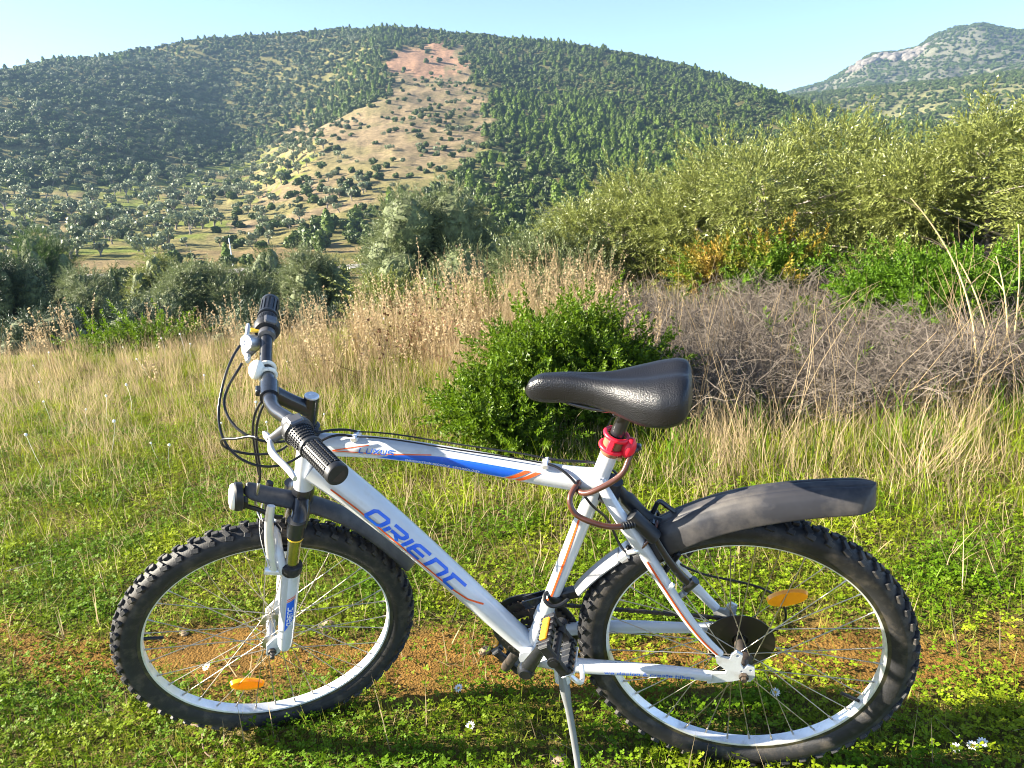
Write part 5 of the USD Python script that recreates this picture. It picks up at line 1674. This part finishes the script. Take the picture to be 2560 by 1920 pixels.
# along the top tube
ux = np.linspace(0, 1, 30)
for o, z in ((.010, .0), (-.006, .002)):
    cable([(.735, o, .842 + z), (.66, o, .8365 + z), (.549, o, .8165 + z), (.45, o, .800 + z), (.365, o, .783 + z)], r=.0016, steered=False)
for x, z in ((.735, .839), (.363, .779)):
    obj('cable_clip', rbox((.013, .030, .011), .002, (x, .003, z), Rot.from_euler('y', 9, degrees=True).as_matrix()), silver, bike)
cable([(.358, .010, .782), (.32, .022, .766), (.298, .032, .742), (.275, .030, .700), (.255, .020, .670), (.235, .025, .620), (.215, .040, .600), (.195, .045, .610)], steered=False, m=50)
cable([(.358, -.006, .784), (.31, -.008, .777), (.270, -.020, .765), (.225, -.03, .72)], steered=False, m=24)
cable([(.118, -.050, .505), (.05, -.055, .470), (-.02, -.062, .448), (-.085, -.066, .40), (-.090, -.066, .34), (-.05, -.068, .305), (-.03, -.066, .29)], r=.0024, steered=False, m=50)

# front brake
fb = thing('front_brake', None, None, parent=bike)
for sy, mt in ((1, silver), (-1, black_mt)):
    arm = spline([(.064, .038 * sy, -.012), (.066, .044 * sy, -.06), (.060, .050 * sy, -.12), (.052, .055 * sy, -.172)], 14)
    obj('brake_arm', tube(St(arm), np.linspace(.0072, .0105, 14), 10, squash=(1.15, .8)), mt, fb, smooth=40)
    obj('pivot_bolt', cat(rod(St((.030, .056 * sy, -.178))[0], St((.070, .056 * sy, -.172))[0], .0085, 14)), silver if sy > 0 else black_mt, fb, smooth=35)
    obj('brake_pad', rbox((.062, .012, .012), .003, St((.040, .027 * sy, -.139))[0], SM), black_pl, fb)
    obj('pad_post', rod(St((.052, .050 * sy, -.140))[0], St((.048, .022 * sy, -.140))[0], .0035, 8), steel, fb, smooth=True)
obj('brake_wire', stube(spline([(.078, .035, -.055), (.080, 0, -.058), (.074, -.036, -.052)], 12), .0012, 6), steel, fb, smooth=True)
obj('anchor_bolt', cat(rod(St((.060, -.040, -.062))[0], St((.084, -.040, -.062))[0], .0060, 6)), steel, fb, smooth=30)
obj('spare_wire', stube(spline([(.080, .0, -.065), (.082, .020, -.100), (.070, .050, -.135), (.060, .072, -.150)], 16), .0012, 6), steel, fb, smooth=True)

# head light on its bracket
hl = thing('headlight', None, None, parent=bike)
hc = St((.128, .004, -.014))[0]
HR = SM @ Rot.from_euler('z', 4, degrees=True).as_matrix()
fa = HR[:, 0]
prism = lathe_on(hc, fa, [(-.010, .023), (-.008, .028), (.004, .029), (.007, .027)], 30)
v = (np.array(prism.vertices) - hc) @ HR
v[:, 2] *= 1.05
obj('lamp_shell', trimesh.Trimesh(hc + v @ HR.T, prism.faces, process=False), black_pl, hl, smooth=35)
glass = lathe_on(hc + fa * .0065, fa, [(0, .027), (.004, .0268), (.008, .024), (.010, .016), (.0105, .002)], 30)
obj('lens', glass, ivory, hl, smooth=35)
obj('lamp_bracket', cat(stube(spline([(.118, .006, -.030), (.104, .012, -.036), (.088, .020, -.036), (.062, .030, -.044), (.040, .03, -.05)], 18), .0055, 10, squash=(1, .6)), rod(St((.117, .014, -.030))[0], St((.117, -.006, -.030))[0], .010, 14)), black_pl, hl, smooth=35)


# mudguards
def guard(path, width, thick, crown, to=lambda p: p, m=50, tip=.5, ribs=True):
    """A curved guard: path of (x, z) in a plane, arched in section, rounded at the ends."""
    P = spline(np.array(path), 400)
    q_ = (.06 * np.linspace(0, 1, m) + .94 * (.5 - .5 * np.cos(np.linspace(0, np.pi, m)))) * 399
    P = np.stack([np.interp(q_, np.arange(400), P[:, k]) for k in (0, 1)], 1)
    T = np.gradient(P, axis=0)
    T /= np.linalg.norm(T, axis=1, keepdims=True)
    N = np.stack([-T[:, 1], T[:, 0]], 1)
    if N[:, 1].mean() < 0:
        N = -N
    L = np.r_[0, np.cumsum(np.linalg.norm(np.diff(P, axis=0), axis=1))]
    w = np.broadcast_to(np.asarray(width, float), (m,)).copy() if np.ndim(width) == 0 else np.interp(L / L[-1], *width)
    rnd = lambda q: np.sqrt(np.clip(1 - (1 - np.clip(q / (w * tip), 0, 1)) ** 2, .02, 1))
    w = w * rnd(L + 1e-4) * rnd(L[-1] - L + 1e-4)
    ys = np.linspace(-1, 1, 33)
    cr_ = np.full(m, crown) if np.ndim(crown) == 0 else np.interp(L / L[-1], *crown)
    H_ = cr_[:, None] * (1 - np.abs(ys) ** (3.6 if ribs else 2.2))
    if ribs:
        H_ = H_ - .0016 * sum(np.exp(-((ys - c_) / .04) ** 2) for c_ in (-.62, -.25, .25, .62))
    top = np.stack([np.stack([P[i, 0] + N[i, 0] * H_[i], ys * w[i] / 2, P[i, 1] + N[i, 1] * H_[i]], 1) for i in range(m)])
    bot = np.stack([np.stack([P[i, 0] + N[i, 0] * (H_[i] - thick), ys * w[i] / 2 * .985, P[i, 1] + N[i, 1] * (H_[i] - thick)], 1) for i in range(m)])
    V = np.vstack([top.reshape(-1, 3), bot.reshape(-1, 3)])
    k = len(ys)
    F = []
    off = m * k
    i, j = np.meshgrid(np.arange(m - 1), np.arange(k - 1), indexing='ij')
    a, b, c, d = (i * k + j).ravel(), (i * k + j + 1).ravel(), ((i + 1) * k + j + 1).ravel(), ((i + 1) * k + j).ravel()
    F += [np.stack([a, b, c], 1), np.stack([a, c, d], 1), np.stack([a, c, b], 1) + off, np.stack([a, d, c], 1) + off]
    edge = np.r_[np.arange(k), np.arange(1, m) * k + k - 1, (m - 1) * k + np.arange(k - 2, -1, -1), np.arange(m - 2, 0, -1) * k]
    e2 = np.roll(edge, -1)
    F += [np.stack([edge, e2 + off, e2], 1), np.stack([edge, edge + off, e2 + off], 1)]
    t = trimesh.Trimesh(to(V), np.vstack(F), process=False)
    if t.volume < 0:
        t.invert()
    return t


rg = thing('rear_mudguard', None, None, parent=bike)
obj('guard_blade', guard([(.186, .566), (.150, .596), (.10, .628), (.03, .660), (-.055, .684), (-.13, .697), (-.222, .705)], ([0, .2, .6, 1], [.080, .088, .087, .082]), .0035, ([0, .5, 1], [.048, .046, .036])), fender_m, rg, smooth=35)
obj('guard_arm', cat(tube(spline([(.238, .0, .735), (.225, -.004, .712), (.205, -.004, .684), (.180, 0, .655), (.150, 0, .640)], 16), [.010] * 5 + [.014] * 11, 12, squash=(1, .8)), rod((.252, -.0, .700), (.240, 0, .742), .0215, 18)), black_pl, rg, smooth=40)
obj('guard_hinge', cat(tube(np.array([(.170, -.010, .655), (.158, -.010, .684), (.154, -.010, .687), (.150, -.010, .685), (.122, -.006, .662)]), .0048, 10), rod((.170, -.02, .650), (.170, .02, .650), .009, 12)), black_mt, rg, smooth=35)
obj('splash_flap', guard([(.232, .568), (.275, .530), (.325, .472)], .052, .003, .010, m=16, tip=.12, ribs=False), plain('grey_flap', (.24, .24, .245), .45, .1, 30, dirt=((.4, .37, .32), 16.0, .5, .8, .4)), rg, smooth=35)
obj('flap_bracket', cat(rbox((.022, .046, .014), .002, (.225, 0, .572), Rot.from_euler('y', 42, degrees=True).as_matrix())), greyp, rg)
obj('flap_clamp', cat(rod((.372, 0, .462), (.378, 0, .446), .0195, 20), rbox((.050, .020, .022), .003, (.345, -.002, .458), Rot.from_euler('y', 20, degrees=True).as_matrix()), tube(spline([(.386, .010, .470), (.392, .024, .462), (.380, .030, .452), (.362, .026, .450), (.345, .012, .455)], 14), .0045, 8)), black_pl, rg, smooth=35)
fg = thing('front_mudguard', None, None, parent=bike)
obj('guard_blade', guard([(.118, .004), (.06, -.018), (.01, -.032), (-.06, -.060), (-.14, -.115), (-.20, -.172), (-.258, -.238)], ([0, .25, .4, 1], [.050, .056, .060, .062]), .0035, .016, to=lambda V: St(V), ribs=False), fender_m, fg, smooth=35)
obj('guard_wedge', cat(stube([(0, 0, -.03), (0, 0, -.055)], [.016, .02], 16)), black_pl, fg, smooth=35)

# cranks, chain and gears
cr = thing('crankset', None, None, parent=bike)
cd = np.array([-.093, 0, .155])
cd /= np.linalg.norm(cd)
for sy, d_ in ((1, cd), (-1, -cd)):
    b0 = BB + [0, .066 * sy, 0]
    obj('crank_arm', cat(tube([b0 - d_ * .012, b0, b0 + d_ * .08, b0 + d_ * .168 + [0, .010 * sy, 0], b0 + d_ * .180 + [0, .010 * sy, 0]], [.012, .0165, .0120, .0125, .010], 16, squash=(1, .75)), lathe_on(BB + [0, .060 * sy, 0], (0, sy, 0), [(0, .019), (.010, .019), (.014, .015)], 22)), black_mt if sy > 0 else gear_m, cr, smooth=40)
    obj('crank_cap', lathe_on(BB + [0, .074 * sy, 0], (0, sy, 0), [(0, .0150), (.004, .0148), (.006, .012), (.0055, .004)], 22), black_pl, cr, smooth=30)
    pc = b0 + d_ * .170 + [0, .010 * sy, 0]
    ped = thing('pedal', None, None, parent=bike)
    pw = np.array([0, sy * 1.0, 0])
    ax_p = pc + pw * .055
    tilt = rad(62 if sy > 0 else 50)
    ex = np.array([math.cos(tilt), 0, math.sin(tilt)])
    ez = np.array([-math.sin(tilt), 0, math.cos(tilt)])
    Rp = np.stack([ex, np.cross(ez, ex), ez], 1)
    bod = [rod(pc, pc + pw * .105, .0085, 12), rod(pc + pw * .012, pc + pw * .030, .0125, 14), rod(pc + pw * .085, pc + pw * .104, .0125, 14)]
    for q in (-.036, .036):
        bod.append(rbox((.012, .088, .026), .003, ax_p + ex * q, Rp))
        for tt_ in (-.032, -.016, 0, .016, .032):
            bod.append(rbox((.014, .007, .032), .001, ax_p + ex * q + Rp[:, 1] * tt_, Rp))
    for q in (-.040, .040):
        bod.append(rbox((.080, .010, .022), .003, ax_p + Rp[:, 1] * q, Rp))
    obj('pedal_body', cat(*bod), black_pl, ped, smooth=25)
    for q in (-1, 1):
        obj('pedal_reflector', rbox((.006, .056, .016), .002, ax_p + ex * .0440 * q, Rp), amber, ped)
    if sy > 0:
        obj('toe_plate', cat(rbox((.006, .070, .030), .002, ax_p - ex * .050 - ez * .002, Rp), tube(spline([ax_p - ex * .05 + Rp[:, 1] * .03, ax_p - ex * .085 + Rp[:, 1] * .022 + ez * .004, ax_p - ex * .092, ax_p - ex * .085 - Rp[:, 1] * .022], 12), .005, 8)), silver, ped, smooth=30)


def gear(r, teeth, y, th=.003, hole=.6):
    a = np.linspace(0, 2 * np.pi, teeth * 4, endpoint=False)
    rr_ = r + .0022 * np.array([1, 1, -1, -1] * teeth)
    s = sg.Polygon(np.stack([rr_ * np.cos(a), rr_ * np.sin(a)], 1))
    if hole:
        s = s.difference(sg.Point(0, 0).buffer(r * hole))
    m = trimesh.creation.extrude_polygon(s, th, engine='earcut')
    v = np.array(m.vertices)
    return trimesh.Trimesh(np.stack([v[:, 0], y + v[:, 2] - th / 2, v[:, 1]], 1), m.faces[:, ::-1], process=False)


for r, t_, y in ((.085, 42, -.050), (.068, 34, -.043), (.048, 24, -.036)):
    obj('chainring', xf(gear(r, t_, y, hole=.72), None, BB), gear_m, cr)
for k_ in range(5):
    a = 2 * math.pi * k_ / 5 + .3
    obj('spider_arm', rod(BB + [0, -.047, 0], BB + np.array([.070 * math.cos(a), -.047, .070 * math.sin(a)]), .0085, 8), gear_m, cr, smooth=40)
obj('chain_guard', xf(lathe([(.100, -.0535), (.100, -.0565), (.078, -.0585), (.074, -.0575), (.078, -.0555)], 64, closed=True), None, BB), black_pl, cr, smooth=30)
cas = thing('cassette', None, None, parent=bike)
for k_, r in enumerate((.055, .047, .041, .036, .031, .027, .024)):
    obj('sprocket', xf(gear(r, int(r * 2 * math.pi / .0127), -.022 - .0048 * k_, hole=.3), None, (0, 0, RT)), gear_m, cas)
obj('spoke_guard', xf(lathe([(.070, -.0175), (.070, -.0195), (.022, -.0195), (.022, -.0175)], 60, closed=True), None, (0, 0, RT)), plain('smoked_disc', (.018, .015, .013), .35, .2, 30), cas, smooth=30)
# chain: links along both runs
ch = []
link = trimesh.creation.box((.0118, .006, .0075))
pinb = trimesh.creation.box((.0035, .0085, .0035))
y0, y1 = -.0450, -.038
run = [np.array([(.0, y1, RT + .041), (.44, y0, BB[2] + .086)]), spline([(.505, y0, BB[2] - .052), (.36, y0, BB[2] - .060), (.16, y1, RT - .118), (.035, y1, RT - .135)], 12)]
for P in run:
    L = np.r_[0, np.cumsum(np.linalg.norm(np.diff(P, axis=0), axis=1))]
    nlk = int(L[-1] / .0127)
    for i in range(nlk):
        t0, t1 = i * .0127, (i + 1) * .0127
        a, b = (np.array([np.interp(t, L, P[:, q]) for q in range(3)]) for t in (t0, t1))
        R = basis(b - a, (0, 0, 1))
        ch += [xf(link, R @ np.diag([1, 1 if i % 2 else .55, 1]), (a + b) / 2), xf(pinb, R, a)]
obj('chain', cat(*ch), gear_m, bike)
der = thing('rear_derailleur', None, None, parent=bike)
obj('derailleur_cage', cat(rbox((.022, .004, .085), .002, (.028, -.034, RT - .095), Rot.from_euler('y', -18, degrees=True).as_matrix()), rbox((.022, .004, .085), .002, (.028, -.046, RT - .095), Rot.from_euler('y', -18, degrees=True).as_matrix())), gear_m, der)
for zz, xx in ((-.068, .018), (-.122, .038)):
    obj('jockey_wheel', xf(gear(.018, 10, -.040, .004, .25), None, (xx, 0, RT + zz)), black_pl, der)
obj('derailleur_body', cat(rbox((.030, .026, .044), .006, (.006, -.066, RT - .040), Rot.from_euler('y', 25, degrees=True).as_matrix())), black_mt, der, smooth=30)
fd = thing('front_derailleur', None, None, parent=bike)
obj('shift_clamp', rod(ST.at(np.array(.435), np.array(0.0), -.0168), ST.at(np.array(.462), np.array(0.0), -.0168), .0205, 20), silver, fd, smooth=35)
obj('shift_cage', cat(rbox((.085, .003, .024), .001, (.415, -.054, .402), Rot.from_euler('y', 22, degrees=True).as_matrix()), rbox((.085, .003, .024), .001, (.415, -.036, .402), Rot.from_euler('y', 22, degrees=True).as_matrix()), rbox((.030, .030, .024), .004, (.380, -.024, .425))), black_mt, fd, smooth=30)

# rear brake
rb = thing('rear_brake', None, None, parent=bike)
for sy in (1, -1):
    arm = spline([(.164, .040 * sy, .640), (.150, .044 * sy, .612), (.128, .048 * sy, .575), (.100, .050 * sy, .540)], 14)
    obj('brake_arm', tube(arm, np.linspace(.0070, .0100, 14), 10, squash=(1, .75)), black_mt, rb, smooth=40)
    obj('brake_pad', rbox((.060, .012, .012), .003, (.135, .026 * sy, .570), Rot.from_euler('y', -32 + 90, degrees=True).as_matrix()), black_pl, rb)
    obj('pivot_bolt', rod((.108, .050 * sy, .528), (.090, .052 * sy, .552), .009, 12), black_mt, rb, smooth=35)
obj('brake_noodle', tube(spline([(.195, .044, .612), (.178, .044, .632), (.165, .03, .648), (.160, .0, .650)], 14), .0034, 8), brown_c, rb, smooth=True)
obj('noodle_sleeve', rod((.215, .041, .603), (.192, .045, .613), .0048, 10), silver, rb, smooth=30)

# kick stand
ks = thing('kickstand', None, None, parent=bike)
foot_w = np.array([BX, BY, BZ]) + BM @ np.array([.338, .130, .02])
gz = float(land_z(foot_w[0], foot_w[1])) + .004
foot = BM.T @ (np.array([foot_w[0], foot_w[1], gz]) - np.array([BX, BY, BZ]))
obj('stand_bracket', cat(rbox((.030, .064, .012), .003, (.375, .010, .292)), rbox((.032, .022, .050), .005, (.366, .052, .285))), greyp, ks, smooth=25)
obj('stand_leg', tube(spline([(.366, .054, .300), (.364, .056, .262), (.358, .066, .200), (.348, .088, .110), foot], 24), np.interp(np.linspace(0, 1, 24), [0, .2, .35, 1], [.0115, .0115, .0080, .0068]), 14), plain('stand_alloy', (.24, .25, .26), .45, .08, 40, metallic=.3), ks, smooth=40)

# the cable lock hung round the seat tube (its own thing)
lock = thing('cable_lock', 'brown coiled cable lock with black barrel looped round the seat tube', 'cable lock', matrix=bike_m)
coil = spline([(.196, .006, .808), (.206, .018, .798), (.214, .030, .782), (.236, .040, .764), (.258, .045, .753), (.285, .045, .741), (.302, .030, .738), (.306, .005, .742), (.300, .012, .748), (.310, .038, .742), (.315, .055, .728), (.306, .062, .708), (.282, .066, .694), (.249, .066, .683), (.221, .058, .678)], 90)
obj('lock_cable', tube(coil, .0056, 14), brown_c, lock, smooth=True)
obj('cable_sleeve', cat(*[lathe_on(coil[-1] + np.array([-.0045 * i, -.0025 * i, -.0008 * i]), (-.87, -.47, -.15), [(0, .0066), (.001, .0074), (.003, .0074), (.004, .0066)], 16) for i in range(6)]), black_pl, lock, smooth=30)
bd0, bd1 = np.array([.206, .036, .690]), np.array([.160, .040, .636])
obj('lock_barrel', lathe_on(bd0, bd1 - bd0, [(0, .010), (.002, .0135), (.012, .0140), (.062, .0150), (.068, .0140), (.068, .011), (.064, .010)], 26), black_pl, lock, smooth=35)
obj('lock_end', cat(rod((.196, .006, .808), (.192, .002, .812), .0075, 12), rbox((.014, .014, .012), .003, (.190, .000, .813))), black_mt, lock, smooth=30)
